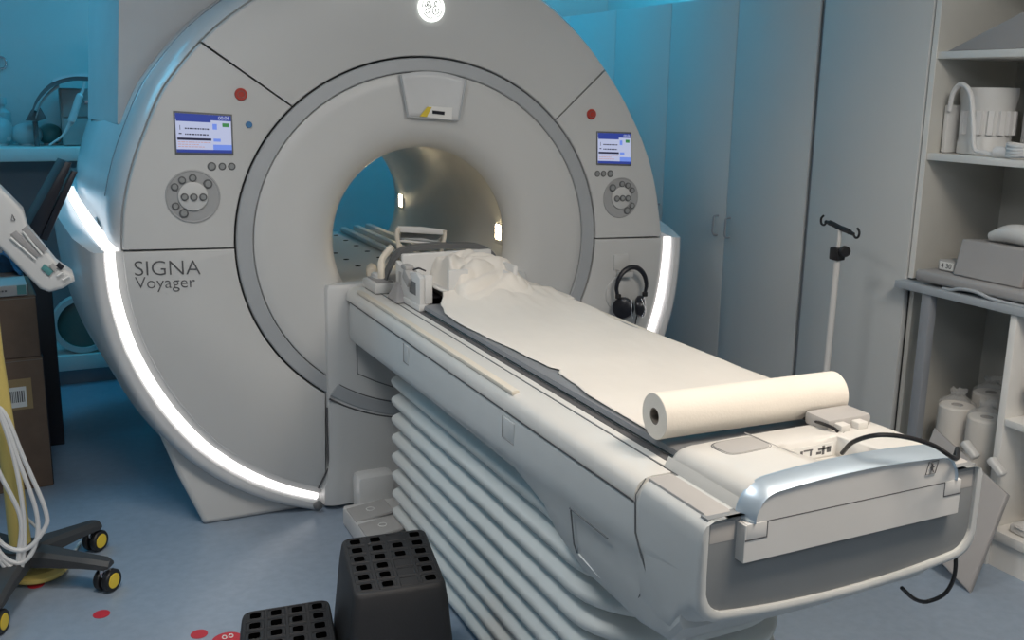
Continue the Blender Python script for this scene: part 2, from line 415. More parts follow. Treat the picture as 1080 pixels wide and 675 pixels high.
# control fields
def disc(q, c, r, t, n=24): q.lathe(c, [(.0001, -t), (r*.92, -t), (r, -t*.6), (r, .004), (.0001, .004)], axis=(0, 1, 0), n=n)
def controls(dial, rx, inner, btns, triple, red, rr, screen, blue=None):
    dc = at(*dial, 1, 0); rw = rx
    q = MB(); q.lathe(dc, [(rw*1.05, .002), (rw*1.05, -.003), (rw, -.004), (rw*.97, -.002), (rw*.6, -.002), (rw*.57, -.005), (.0001, -.006)], axis=(0, 1, 0), n=48)
    dd = q.build('dial_ring', DIAL, scan)
    q = MB(); q.lathe(dc, [(rw*.56, .0), (rw*.56, -.008), (rw*.53, -.009), (.0001, -.009)], axis=(0, 1, 0), n=40); q.build('dial_centre', WHITE, dd)
    for i, (u, v, r) in enumerate(btns+triple):
        c = at(u, v, 1, 0); inn = abs(u-dial[0]) < 12 and abs(v-dial[1]) < 5.5
        q = MB(); z = -.008 if inn else (-.001 if i < len(btns) else 0.004)
        c.y = z
        q.lathe(c, [(r, .002), (r, -.005), (r*.9, -.0065), (r*.72, -.0065), (r*.7, -.004), (.0001, -.004)], axis=(0, 1, 0), n=20)
        b = q.build('button_bezel', DGREY, scan)
        q = MB(); disc(q, c+Vector((0, -.004, 0)), r*.68, .003, 16); q.build('button_cap', BTN, b)
    c = at(*red, 1, 0); q = MB(); disc(q, c, rr, .007, 28); rb = q.build('stop_button', RED, scan)
    q = MB(); q.tube([c+Vector((rr*.55*math.cos(k*pi/8), -.0075, rr*.55*math.sin(k*pi/8))) for k in range(16)], .0009, 5, closed=True); q.build('button_ring_mark', DGREY, rb)
    if blue:
        c = at(*blue, 1, 0); q = MB(); disc(q, c, .011, .006, 20); q.build('blue_button', BLUEB, scan)
    # screen
    A, B, C_, D_ = [at(*p, 1, 0) for p in screen]
    def S(u, v, y): p = A.lerp(B, u).lerp(D_.lerp(C_, u), v); p.y = y; return p
    def quad(q, u0, v0, u1, v1, y): q.prism([S(u0, v0, y), S(u1, v0, y), S(u1, v1, y), S(u0, v1, y)], (0, -.0006, 0))
    q = MB(); q.prism([S(-.03, -.05, .004), S(1.03, -.05, .004), S(1.03, 1.06, .004), S(-.03, 1.06, .004)], (0, -.008, 0), bev=.002); sc_ = q.build('control_screen', DGREY, scan)
    q = MB(); quad(q, 0, 0, 1, 1, -.004); q.build('screen_background', SCRW, sc_)
    q = MB(); quad(q, 0, 0, 1, .14, -.005); quad(q, 0, .92, 1, 1, -.005); quad(q, .01, .14, .63, .2, -.005); q.build('screen_blue_bars', SCRB, sc_)
    for bb in ((.66, .78, 1, .92), (.67, .62, .8, .70), (.66, .23, .74, .38)):
        q = MB(); quad(q, *bb, -.005); q.build('screen_light_field', SCRL, sc_)
    q = MB(); quad(q, .02, .62, .63, .68, -.005)
    for v0, u0, u1 in ((.36, .16, .60), (.51, .16, .58)):
        u = u0
        while u < u1:
            ww = random.uniform(.02, .06); quad(q, u, v0, min(u+ww, u1), v0+.035, -.005); u += ww+.012
    quad(q, .07, .30, .08, .42, -.005); quad(q, .05, .5, .1, .53, -.005)
    q.build('screen_dark_lines', SCRK, sc_)
    q = MB()
    for v0, u1 in ((.72, .62), (.78, .4), (.84, .5)):
        u = .03
        while u < u1: ww = random.uniform(.03, .07); quad(q, u, v0, min(u+ww, u1), v0+.02, -.005); u += ww+.012
    q.build('screen_pink_lines', SCRP, sc_)
    q = MB(); quad(q, .84, .2, .96, .30, -.005); q.build('screen_green_key', SCRG, sc_)
    wv = (B-A); hh = (A-D_).length
    text_mesh('screen_clock', '00:06', SCRW, sc_, S(.77, .115, -.0062), wv.length*.2, (1, 0, 0), (0, 0, 1), thick=0)
Lb = lambda L, r, x0, y0, s: [(x0+x/s, y0+y/s, r) for x, y in L]
b1 = Lb([(63, 437), (98, 405), (149, 394), (109, 484), (153, 484), (197, 484), (68, 528)], .0125, 170, 100, 4.5) + Lb([(221, 422), (107, 562)], .015, 170, 100, 4.5)
t1 = Lb([(240, 340)], .0145, 170, 100, 4.5) + Lb([(290, 340), (335, 340)], .0125, 170, 100, 4.5)
controls((203.5, 207), .084, 0, b1, t1, (254, 99.5), .0205, [(184.3, 119), (243, 122.5), (244.5, 161.5), (186.3, 160.5)], (262.5, 131.5))
b2 = Lb([(164, 285), (179, 289), (190, 302), (148, 323), (163, 322), (177, 322), (190, 342)], .0125, 590, 80, 2.5) + Lb([(139, 295), (177, 355)], .015, 590, 80, 2.5)
t2 = Lb([(100, 258), (116, 258)], .0125, 590, 80, 2.5) + Lb([(134, 258)], .0145, 590, 80, 2.5)
controls((654.5, 208.5), .078, 0, b2, t2, (623.5, 120.5), .0205, [(630, 140), (664.5, 141), (664.5, 173), (630, 172)])
# lettering on the lower left cover
p0 = at(142.3, 290.8, 1, 0); p1 = at(211.6, 289.2, 1, 0); pt = at(142.3, 275.5, 1, 0)
text_mesh('model_lettering', 'SIGNA', INK, scan, p0, (p1-p0).length, p1-p0, (0, 0, 1), offset=-.012, height=(pt-p0).length)
p0 = at(143, 304.5, 1, 0); p1 = at(206, 303, 1, 0)
text_mesh('model_lettering', 'Voyager', INK, scan, p0, (p1-p0).length, p1-p0, (0, 0, 1), offset=-.012)

# upper body shell: from the face outline back
arcs = [aR-.10+(aL+.10-aR+.10)*k/110 for k in range(111)]
q = MB(); st = [(.046, 1.0, -.004), (.03, 1.0, .006), (.05, 1.0, .02), (.12, 1.0, .036), (.22, 1.0, .044), (.36, 1.0, .052), (.6, 1.0, .085), (.95, 1.0, .108), (1.35, 1.0, .10), (1.6, 1.0, .06), (1.72, 1.0, -.06)]
q.loft([[face_pt(a, y, d) for a in arcs] for y, s_, d in st], caps=False, loopu=False)
q.build('body_shell', SIDEW, scan, angle=60, warp=shear)
q = MB(); q.loft([[face_pt(2*pi*k/n, 1.70, -.05) for k in range(n)], [ell(2*pi*k/n, .60, .60, 1.73) for k in range(n)]], caps=False)
q.build('rear_cover', SIDEW, scan, angle=60, warp=shear)
# fine seam along the side
q = MB(); q.tube([face_pt(a, .235, .046) for a in arcs[8:-7:2]], .0022, 6); q.build('shell_seam', CHROME, scan, warp=shear)

# lower cradle: rim, light strip, outer shell, for each side
def cradle(s):
    n = 60
    A0 = 1.600 if s > 0 else 1.598     # upper end (angle from straight down)
    A1 = .455
    def cp(a, y, d):
        p = face_pt(a if s > 0 else 2*pi-a, y, d); return p
    secs = []; led_ = []; wall = []
    for k in range(n+1):
        t = k/n; a = A0+(A1-A0)*t
        up2 = max(0, 1-t/.35)                      # the tip sweeps out towards the back
        wd = .040+.010*math.sin(pi*t)           # rim width
        gi = .056+.008*math.sin(pi*t)-.010*t       # gap to face edge
        yy = -.012
        gi2 = gi
        secs.append([cp(a, .03, gi), cp(a, .0, gi), cp(a, yy, gi+.006), cp(a, yy-.003, gi+wd*.5), cp(a, yy+.004, gi+wd-.008), cp(a, .02, gi+wd+.004),
                     cp(a, .16, gi+wd+.03+.02*up2), cp(a, .45, gi+wd+.05+.045*up2), cp(a, .85, gi+wd+.055+.05*up2), cp(a, 1.2, gi+wd+.04+.03*up2), cp(a, 1.3, gi+wd-.01), cp(a, 1.3, gi), cp(a, .6, gi)])
        led_.append([cp(a, .022, .024), cp(a, .014, gi-.008), cp(a, .02, gi+.002), cp(a, .03, .024)]); wall.append([cp(a, .012, -.004), cp(a, .022, .025), cp(a, .035, .025), cp(a, .035, -.004)])
    # tip: shell climbs towards the back
    def lift(P):
        return P
    q = MB(); q.loft(secs, caps=True)
    def tipwarp(v):
        v = shear(v)
        tz = max(0, min(1, (v.z-.80)/.17)); back = max(0, min(1, (v.y-.02)/.75))
        v.z += .13*tz*tz*back; 
        return v
    o = q.build('cradle_rim', SIDEW, scan, angle=45, warp=tipwarp)
    q = MB(); q.loft(led_, caps=True); q.build('light_strip', LEDM, scan, angle=45, warp=shear)
    q = MB(); q.loft(wall, caps=True); q.build('strip_edge', COILW, scan, angle=45, warp=shear)
cradle(-1); cradle(1)
# strip continuing over the top of the left cradle end, washing the side of the body
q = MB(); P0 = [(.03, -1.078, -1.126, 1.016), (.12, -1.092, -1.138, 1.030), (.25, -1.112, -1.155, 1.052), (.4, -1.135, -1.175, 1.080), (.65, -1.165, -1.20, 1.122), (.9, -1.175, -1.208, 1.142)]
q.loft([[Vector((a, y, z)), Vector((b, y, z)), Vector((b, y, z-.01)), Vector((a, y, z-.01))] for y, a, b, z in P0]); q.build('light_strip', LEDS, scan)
# foot blocks on the floor
for s in (-1, 1):
    fl = [(-.862, .03), (-.40, .03), (-.40, 1.3), (-.86, 1.3)]
    top = [(-1.0, .06), (-.40, .06), (-.40, 1.3), (-1.0, 1.3)]
    q = MB(); q.loft([[Vector((x*(-s), y, z)) for x, y in P] for P, z in ((fl, .0), (fl, .02), ([(x+(tx-x)*.5, y+(ty-y)*.5) for (x, y), (tx, ty) in zip(fl, top)], .19), (top, .40))])
    o = q.build('foot_block', WHITE, scan, angle=30)
    md = o.modifiers.new('b', 'BEVEL'); md.width = .018; md.segments = 3; md.limit_method = 'ANGLE'
# docking column with its piece of ring
def colsec(z, hw, y0, ch=.05):
    return [Vector((-hw, .0, z)), Vector((-hw+.006, y0*.55, z)), Vector((-hw+ch*.6, y0*.9, z)), Vector((-hw+ch, y0, z)), Vector((hw-ch, y0, z)), Vector((hw-.006, y0*.5, z)), Vector((hw, .0, z)), Vector((hw, .04, z)), Vector((-hw, .04, z))]
q = MB(); q.loft([colsec(z, hw, y0) for z, hw, y0 in [(.02, .43, -.035), (.09, .43, -.035), (.14, .412, -.026), (.2, .405, -.022), (.6, .405, -.02), (.835, .402, -.02), (.85, .395, -.012)]])
q.build('docking_column', WHITE, scan, angle=30)
ring_band('column_ring', [(.704, .666, .0), (.704, .666, -.004), (.700, .662, -.007), (.652, .622, -.007), (.648, .618, -.004), (.648, .618, .0)], RINGM, t0=-.60, t1=.60, n=40, ya=-.018)
for rr_ in (.709, .643):
    q = MB(); q.tube([ell(-.60+1.2*k/40, rr_, rr_*.946 if rr_ > .7 else rr_*.952, -.019) for k in range(41)], .004, 6); q.build('ring_groove', GAP, scan)
q = MB(); q.tube([Vector((-.405, -.002, .395)), Vector((-.405, -.002, .16)), Vector((-.445, -.002, .085))], .0035, 6); q.build('cover_seam', GAP, scan)
q = MB(); q.tube([at(376, 357, 1, -.021), at(377, 394, 1, -.021), at(396, 402, 1, -.021), at(414, 408, 1, -.021)], .0022, 6); q.build('service_panel_seam', DGREY, scan)
q = MB(); q.ball((-.455, -.03, .03), .018, 8); q.build('light_strip_end', DGREY, scan)
# rear-top cable duct box (hanging above the left rear shoulder)
q = MB()
def duct_sec(z, dx):
    return [Vector(p) for p in ((-1.03+dx, .36, z), (-.62, .36, z), (-.62, .95, z), (-1.10+dx, .95, z))]
q.loft([duct_sec(1.405, 0), duct_sec(1.41, -.002), duct_sec(2.6, .085)])
duct = thing('cable_duct_box', 'white vertical duct box coming down from the ceiling onto the scanner shoulder at the left', 'duct', (-.8, .6, 1.4))
q.build('duct_cover', SIDEW, duct)
q = MB(); q.loft([[p+Vector((dx, 0, 0)) for p in duct_sec(z, .0)] for z, dx in ((1.385, .008), (1.403, .008))]); q.build('duct_base_lip', DGREY, duct)
# headphone hook plate
hk = at(655, 277, 1, -.004)
q = MB(); q.box((hk.x-.035, -.008, hk.z-.03), (hk.x+.035, .002, hk.z+.035), .004)
q.box((hk.x-.02, -.05, hk.z-.055), (hk.x+.035, .0, hk.z-.03), .006)
hook = q.build('headphone_hook', WHITE, scan)
q = MB(); q.lathe((hk.x+.01, -.002, hk.z-.13), [(.0001, -.01), (.055, -.01), (.075, -.004), (.078, .004), (.0001, .004)], axis=(0, 1, 0), n=32); q.build('headphone_rest', WHITE, scan)

# ------------------------------------------------------------------ headphones
c = at(665, 312, 1, -.05)
hp = thing('headphones', 'black over-ear headphones hanging from a white hook on the scanner', 'headphones', (c.x, c.y, c.z))
q = MB(); arc = [Vector((c.x+.072*math.sin(t)*(1.0 if abs(t) < 1.6 else .97), -.055, c.z+.035+.085*math.cos(t))) for t in [(-1.9+3.8*k/24) for k in range(25)]]
q.tube(arc, [.006+.005*math.cos((k-12)/12*1.4) for k in range(25)], 10); q.build('headband', SATIN, hp)
for s in (-1, 1):
    cc = Vector((c.x+.043*s, -.065, c.z-.045))
    ax = Vector((s*.75, -.62, .1))
    q = MB(); q.lathe(cc, [(.0001, -.02), (.034, -.02), (.044, -.012), (.046, 0), (.042, .012), (.03, .018), (.0001, .019)], axis=ax, n=28)
    cup = q.build('ear_cup', SATIN, hp)
    q = MB(); q.tube(bez([cc+Vector((-.02*s, -.03, .04)), cc+Vector((-.012*s, -.045, 0)), cc+Vector((-.022*s, -.04, -.035))], 6), .0022, 6); q.build('cup_trim', CHROME, cup)
    q = MB(); q.box((c.x+s*.064-.01, -.066, c.z-.006), (c.x+s*.064+.01, -.05, c.z+.014), .003); q.build('hinge', BLACK, hp)
q = MB(); q.tube(bez([(c.x+.03, -.06, c.z-.08), (c.x+.02, -.06, c.z-.13), (c.x+.01, -.05, c.z-.18)], 6), .003, 6); q.build('cord', BLACK, hp)

# ------------------------------------------------------------------ patient table
tab = thing('patient_table', 'long white scanner patient table with pleated skirt and grey end plate', 'table', (0, -1.1, 0))
def section(y, zb, wb, zc=.70, wc=.336, top=.838):
    L = [(-.285, top), (-.305, top-.003), (-.322, top-.012), (-.330, top-.028), (-.333, .80), (-wc, zc+.03), (-wc-.001, zc+.008), (-wc+.006, zc-.012), (-wc+.014, (zc+zb)/2), (-wb-.008, zb+.02), (-wb, zb+.004), (-wb+.03, zb)]
    return [Vector((x, y, z)) for x, z in L] + [Vector((-x, y, z)) for x, z in reversed(L)]
zbt = [(-2.137, .644), (-2.10, .618), (-2.05, .565), (-1.95, .548), (-1.72, .55), (-1.62, .575), (-1.52, .625), (-1.38, .650), (-.1, .650)]
zct = [(-2.15, .735), (-2.0, .715), (-1.7, .705), (-1.4, .697), (-.8, .685), (-.06, .672)]
wbt = [(-2.15, .322), (-2.0, .312), (-1.6, .308), (-.06, .308)]
ys = [-.062, -.07, -.09, -.3, -.6, -.9, -1.2, -1.38, -1.45, -1.5, -1.54, -1.58, -1.62, -1.66, -1.72, -1.8, -1.9, -1.95, -2.0, -2.05, -2.09]
secs = []
for i, y in enumerate(ys):
    w_ = smooth_interp(wbt, y); s_ = section(y, smooth_interp(zbt, y), w_, interp(zct, y), .336)
    if i == 0: s_ = [Vector((p.x*.985, y, .75+(p.z-.75)*.96)) for p in s_]
    secs.append(s_)
q = MB(); q.loft(secs); body = q.build('table_body', TABS, tab, angle=40)
# upper white rail caps with a step, both sides
for s in (-1, 1):
    P = [(.333, .800), (.3335, .808), (.331, .822), (.324, .834), (.312, .841), (.296, .844), (.252, .844), (.252, .83), (.30, .80)]
    q = MB(); q.loft([[Vector((s*x, y, z)) for x, z in P] for y in (-.03, -1.3, -1.94)]); q.build('top_rail', TABW, tab, angle=40)
    q = MB(); q.loft([[Vector((s*(x+.001), y, z)) for x, z in [(.333, .7985), (.3345, .7985), (.3345, .8015), (.333, .8015)]] for y in (-.06, -1.94)]); q.build('rail_seam', GAP, tab)
    q = MB(); q.box((s*.253, -.1, .8443), (s*.2495, -2.1, .8455)); q.build('deck_seam', DGREY, tab)
    q = MB(); q.box((s*.262, -.9, .845), (s*.285, -1.36, .852), .003) if False else q.box((s*.322, -.12, .838), (s*.300, -1.385, .850), .004); q.build('accessory_rail', COILC, tab)
q = MB(); q.box((-.2495, -.02, .80), (.2495, -1.95, .846), .002); q.build('table_deck', TABW, tab)
q = MB(); q.box((-.232, -.1, .843), (-.212, -1.9, .8475), .001); q.box((.232, -.1, .843), (.252, -1.9, .8475), .001); q.build('cradle_slot', GAP, tab)
# grab recesses and service door on the side
for y0, y1, z0, z1 in ((-.66, -.70, .735, .79), (-1.37, -1.43, .735, .785)):
    q = MB(); q.box((-.337, y0, z0), (-.331, y1, z1), .0025); qq = q.build('catch_plate', TABS, tab)
    q = MB(); q.box((-.3375, y0+.003, z0-.002), (-.335, y0+.001, z1+.002)); q.box((-.3375, y0, z0-.002), (-.335, y1, z0-.0005)); q.build('catch_gap', FOAM, qq)
def sline(pts, r=.0018, m=DGREY, name='panel_seam'):
    q = MB(); q.tube(pts, r, 6); return q.build(name, m, tab)
dp = [(-.3325, -1.705, .672), (-.327, -1.715, .60), (-.316, -1.90, .575), (-.322, -1.935, .60), (-.336, -1.99, .73)]
sline([(-.3345, -1.706, .685), (-.3275, -1.712, .61), (-.3215, -1.716, .59)])
sline([(-.3375, -1.706, .69), (-.3377, -1.80, .69), (-.3377, -1.86, .69)])
sline([(-.3195, -1.72, .588), (-.3165, -1.80, .575), (-.3155, -1.90, .572)], .0022, LABW)
sline([(-.334, -1.945, .80), (-.3375, -1.955, .745), (-.3385, -1.975, .715), (-.33, -1.985, .68), (-.322, -1.96, .62), (-.314, -1.93, .573)])
sline([(-.312, -1.943, .842), (-.333, -1.945, .815), (-.3335, -1.945, .80)], .0012)
# end plate with white lip
YP = -2.142
def lipsec(grow, y):
    x0, x1, z0, z1, r = -.316-grow, .316+grow, .672-grow, .846, .045
    P = [(x0, z1), (x0, z0+r+.02)]
    for k in range(7): a = pi+pi/2*k/6; P.append((x0+r+r*math.cos(a), z0+r+r*math.sin(a)))
    for k in range(1, 12): x = (x0+r)+(x1-x0-2*r)*k/12; P.append((x, z0-.018*(1-(x/(x1-r))**2)))
    for k in range(7): a = 1.5*pi+pi/2*k/6; P.append((x1-r+r*math.cos(a), z0+r+r*math.sin(a)))
    P += [(x1, z0+r+.02), (x1, z1)]
    return [Vector((x, y, z)) for x, z in P]
def front_sec(y, ins=0):
    t = max(0, min(1, (-1.962-y)/.16)); zb = smooth_interp(zbt, max(y, -2.137)); k = .020*(1-t); r = .05
    if y < -2.12: zb = .652
    elif y < -2.0: zb = min(zb+.012*t, .652)
    L = [(-.285, .8457), (-.312, .8445), (-.326, .8385), (-.3335, .826), (-.3355, .80), (-.3375+k*.0, .745)]
    L.append((-.3365+k*.6, zb+r+.02))
    for a_ in range(7): a = pi+pi/2*a_/6; L.append((-.3365+k+r+r*math.cos(a), zb+r+r*math.sin(a)))
    for a_ in range(1, 6): x = (-.3365+k+r)*(1-a_/6); L.append((x, zb-.016*t*(1-(x/.29)**2)))
    F = L+[(0, zb-.016*t)]+[(-x, z) for x, z in reversed(L)]
    out = []
    for x, z in F:
        lo = max(0, min(1, (.80-z)/.05))
        xx = math.copysign(min(abs(x), .3375-ins), x) if abs(x) > .3375-ins else x
        if z < .74: xx = x*(1-ins/.3365)
        out.append(Vector((xx, y, z+(ins*max(0, min(1, (.72-z)/.03)) if z < .74 else 0))))
    return out
q = MB(); q.loft([front_sec(y) for y in (-1.962, -1.98, -2.0, -2.03, -2.06, -2.09, -2.11, -2.125, -2.14)]+[front_sec(-2.146, .001), front_sec(-2.150, .004), front_sec(-2.1515, .008), front_sec(-2.1515, .014), front_sec(-2.149, .0175), front_sec(-2.13, .0185)], caps=False)
q.build('front_shell', TABS, tab, angle=40)
A = lipsec(.0035, YP+.02); q = MB(); q.prism(A, (0, -.021, 0), bev=.0012); q.build('end_plate', PLATE, tab)
for s in (-1, 1):
    q = MB(); q.prism([Vector((s*.314, y, z)) for y, z in ((-1.955, .838), (-1.955, .8485), (YP+.02, .8485), (YP+.006, .844), (YP-.0015, .834), (YP-.0015, .80), (YP+.02, .80))], (-s*.052, 0, 0), bev=.002); q.build('end_plate_arm', PADG, tab)
# raised end module, its top gently crowned towards the front
HW = .252
def crown(x, y): return (.002+.012*max(0, min(1, (-1.93-y)/.22)))*(1-(x/HW)**2)
def modsec(y, top, hw=HW):
    L = [(-hw, .835), (-hw+.001, .85), (-hw+.009, .866)]
    for k in range(7): a = pi-pi/2*k/6; L.append((-hw+.046+.036*math.cos(a), top-.03+.03*math.sin(a)))
    L += [(x, top) for x in (-.17, -.13, -.09, -.045)]
    F = L+[(0, top)]+[(-x, z) for x, z in reversed(L)]
    return [Vector((x, y, z+(crown(x, y) if z > top-.02 else 0))) for x, z in F]
q = MB(); q.loft([modsec(-1.915, .868), modsec(-1.921, .880), modsec(-1.935, .888), modsec(-2.0, .890), modsec(-2.06, .890), modsec(-2.10, .892), modsec(-2.135, .893)])
mod = q.build('end_module', TABW, tab, angle=40)
PX0, PX1, PY0, PY1 = -.066, .072, -2.122, -2.024
q = MB(); q.box((PX0, PY0, .858), (PX1, PY1, .99)); cut = q.build('cutter', TABW)
md = mod.modifiers.new('pocket', 'BOOLEAN'); md.object = cut; md.operation = 'DIFFERENCE'; md.solver = 'EXACT'
dg = bpy.context.evaluated_depsgraph_get(); me2 = bpy.data.meshes.new_from_object(mod.evaluated_get(dg))
mod.modifiers.clear(); mod.data = me2; bpy.data.objects.remove(cut)
# metal band slanting down to the fascia, wrapping the corners
def arc_pts(y, d, drop=0):
    L = [Vector((-HW-d, y, .834)), Vector((-HW-d, y, .842))]
    r = .055; top = .893-drop
    for k in range(14):
        a = pi-pi/2*k/13; L.append(Vector((-HW+r+(r+d)*math.cos(a), y, top-r+(r+d)*math.sin(a))))
    L += [Vector((x, y, top+d)) for x in (-.15, -.1, -.05)]
    F = L+[Vector((0, y, top+d))]+[Vector((-p.x, p.y, p.z)) for p in reversed(L)]
    return [Vector((p.x, p.y, p.z+(crown(p.x, -2.15) if p.z > .865-drop else 0))) for p in F]
q = MB(); q.loft([arc_pts(-2.128, -.004), arc_pts(-2.130, .0012), arc_pts(-2.136, .0016), arc_pts(-2.164, -.0085), arc_pts(-2.169, -.0125), arc_pts(-2.160, -.018)], caps=False, loopu=False); q.build('metal_trim', METALB, mod, angle=32, solid=.001)
YF = -2.165
P = [p for p in arc_pts(YF, -.012)]
P = [Vector((p.x, YF, max(p.z, .8334))) for p in P if p.z > .825 or True]
P = [p for i_, p in enumerate(P) if i_ == 0 or (p-P[i_-1]).length > 1e-4]
q = MB(); q.prism(P, (0, .03, 0)); q.build('front_fascia', COILW, mod)
q = MB(); q.box((-.258, -2.140, .764), (.256, YF-.0005, .8328), .0008, 1); q.build('pull_handle', COILW, mod)
for s in (-1, 1):
    q = MB(); q.box((s*.254, -2.138, .806), (s*.212, YF-.001, .8340), .0008); q.build('fascia_lug', COILW, mod)
    q = MB(); q.box((s*.257, YF-.0014, .8042), (s*.212, YF+.001, .8060)); q.box((s*.2115, YF-.0014, .8042), (s*.2102, YF+.001, .834)); q.build('lug_gap', GAP, mod)
q = MB(); q.box((-.209, YF-.0008, .8334), (.209, YF+.002, .8326)); q.build('fascia_seam', GAP, mod)
q = MB(); q.box((-.266, -2.139, .757), (.262, YP+.01, .828)); q.build('handle_gap', GAP, mod)
# pictogram
c = at(983, 493, 1, YF-.0012)
q = MB(); s_ = .012
fr_ = [c+Vector((-s_+.003, -.0006, s_)), c+Vector((s_+.003, -.0006, s_)), c+Vector((s_-.003, -.0006, -s_)), c+Vector((-s_-.003, -.0006, -s_))]
q.tube(fr_, .0008, 5, closed=True)
q.ball(c+Vector((0, -.0008, .007)), .0022, 6)
q.tube([c+Vector((0, -.0008, .004)), c+Vector((0, -.0008, -.002))], .002, 6)
q.tube([c+Vector((-.005, -.0008, 0)), c+Vector((0, -.0008, .004)), c+Vector((.005, -.0008, 0))], .001, 5)
q.tube([c+Vector((-.004, -.0008, -.009)), c+Vector((0, -.0008, -.002)), c+Vector((.004, -.0008, -.009))], .0012, 5)
q.build('pictogram', INK, mod)
cc = Vector((-.128, -1.984, 0))
def topz(x, y): return .890+crown(x, y)
q = MB(); pad = []
for k in range(40):
    a = 2*pi*k/40; e = .5
    x = cc.x+math.copysign(abs(math.cos(a))**e, math.cos(a))*.050; y = cc.y+math.copysign(abs(math.sin(a))**e, math.sin(a))*.034
    pad.append(Vector((x, y, topz(x, y)-.004)))
q.prism(pad, (0, 0, .006), bev=.0015); q.build('grey_pad', PADG, mod)
c3 = Vector((cc.x, cc.y, 0))
q = MB(); q.tube([Vector((p.x, p.y, p.z+.0038))+Vector((p.x-c3.x, p.y-c3.y, 0))*.07 for p in pad], .0009, 5, closed=True); q.build('pad_seam', DGREY, mod)
q = MB(); q.box((-.05, PY1-.0015, .862), (.062, PY1-.0005, .888)); lb = q.build('pocket_label', LABW, mod)
q = MB()
for (x, z, w1, h1) in ((-.042, .868, .008, .010), (-.020, .868, .006, .012), (-.012, .878, .022, .003), (.004, .868, .004, .010), (.020, .868, .012, .005), (.024, .876, .026, .004), (.034, .866, .006, .018), (.046, .869, .01, .012)):
    q.box((x, PY1-.0022, z), (x+w1, PY1-.0016, z+h1))
q.build('label_marks', INK, lb)
def topline(x0, y0, x1, y1, r=.0011):
    q = MB(); q.tube([Vector((x0+(x1-x0)*k/8, y0+(y1-y0)*k/8, topz(x0+(x1-x0)*k/8, y0+(y1-y0)*k/8))) for k in range(9)], r, 5); q.build('module_seam', PADG, mod)
topline(-.072, -1.925, -.072, -2.118); topline(.09, -2.055, .20, -2.045); topline(.10, -2.01, .17, -1.97)
q = MB(); q.box((.085, -1.985, .886), (.20, -1.915, .915), .008); cb = q.build('grey_connector_block', PADG, mod)
for x in (.10, .145):
    q = MB(); q.box((x, -2.005, .892), (x+.026, -1.975, .908), .003); q.build('white_tab', TABW, cb)
# cradle mattress
q = MB(); MT = .868
q.loft([[Vector((x, y, z)) for x, z in [(-.205, .846), (-.216, .855), (-.212, MT-.003), (-.20, MT), (.25, MT), (.268, MT-.003), (.27, .855), (.26, .846)]] for y in (-.42, -.9, -1.4, -1.918)])
q.build('mattress', MATTM, tab, angle=40)
# pleated skirt
def skirt_plan(o, n=10):
    x0, y0, y1, rb, rf = .262+o, -.352+o, -1.79-o, .03, .21
    P = []
    for cx, cy, r, a0 in ((-x0+rb, y0-rb, rb, pi/2), (-x0+rf, y1+rf, rf, pi), (x0-rf, y1+rf, rf, 1.5*pi), (x0-rb, y0-rb, rb, 0)):
        for k in range(n+1):
            a = a0+pi/2*k/n; P.append((cx+r*math.cos(a), cy+r*math.sin(a)))
    return P
q = MB(); secs = []; np_ = 9; z0, z1 = .02, .625
steps = 20
for i in range(np_*steps+1):
    t = i/steps; f_ = t-math.floor(t); z = z0+(z1-z0)*i/(np_*steps)
    if f_ < .12: o = math.sin(f_/.12*pi/2)*.9
    elif f_ < .45: o = .9+.1*math.sin((f_-.12)/.33*pi*.75)
    else: o = .97*(1-((f_-.45)/.55)**1.15)
    o = o*.050-.034
    secs.append([Vector((x, y, z)) for x, y in skirt_plan(o)])
q.loft(secs); q.build('pleated_skirt', BELW, tab, angle=70)
# foot pedal block
q = MB(); q.box((-.40, -.16, .0), (-.2, -.66, .075), .012); q.box((-.34, -.08, .0), (-.2, -.17, .17), .02); q.build('pedal_housing', COILW, tab)
for y in (-.20, -.34, -.48):
    q = MB(); q.prism([(-.395, y, .066), (-.255, y, .082), (-.255, y-.115, .082), (-.395, y-.115, .066)], (0, 0, .012), bev=.005)
    pe = q.build('foot_pedal', PADG, tab)
    q = MB(); q.tube([(-.325+.014*math.cos(k*pi/6), y-.055+.014*math.sin(k*pi/6), .0865) for k in range(12)], .0018, 5, closed=True); q.build('pedal_symbol', LABW, pe)

# ------------------------------------------------------------------ paper sheet and roll, sheet bundle
def nz(x, y, s, k=0): return noise.noise(Vector((x*s, y*s, k)))
q = MB()
lefte = [(-1.83, -.208), (-1.55, -.205), (-1.44, -.19), (-1.36, -.183), (-1.335, -.168), (-1.30, -.182), (-1.15, -.19), (-.95, -.203), (-.8, -.212), (-.68, -.208), (-.6, -.19), (-.5, -.15)]
righte = [(-1.83, .27), (-1.3, .268), (-1.12, .262), (-1.0, .245), (-.9, .25), (-.75, .268), (-.5, .25)]
def sheet(u, v):
    y = -1.83+(1.83-.5)*v; xl = smooth_interp(lefte, y); xr = smooth_interp(righte, y)
    x = xl+(xr-xl)*u
    k = max(0, (y+.80)/.3)
    z = MT+.0040+.0022*(nz(x, y, 6)+.6)+.0010*nz(x*3, y, 12)*(1+3*k) + .055*k*k*max(0, 1-abs(x-.02)/.30)**.7 + .006*k*nz(x, y, 10, 3)
    if u < .04 or u > .96: z -= .001
    return Vector((x, y, max(z, MT+.0015)))
q.grid(sheet, 60, 150)
tag(q.build('paper_sheet', PAPER, solid=.0012, angle=80), 'flat sheet of white examination paper spread over the table mattress', 'paper sheet')
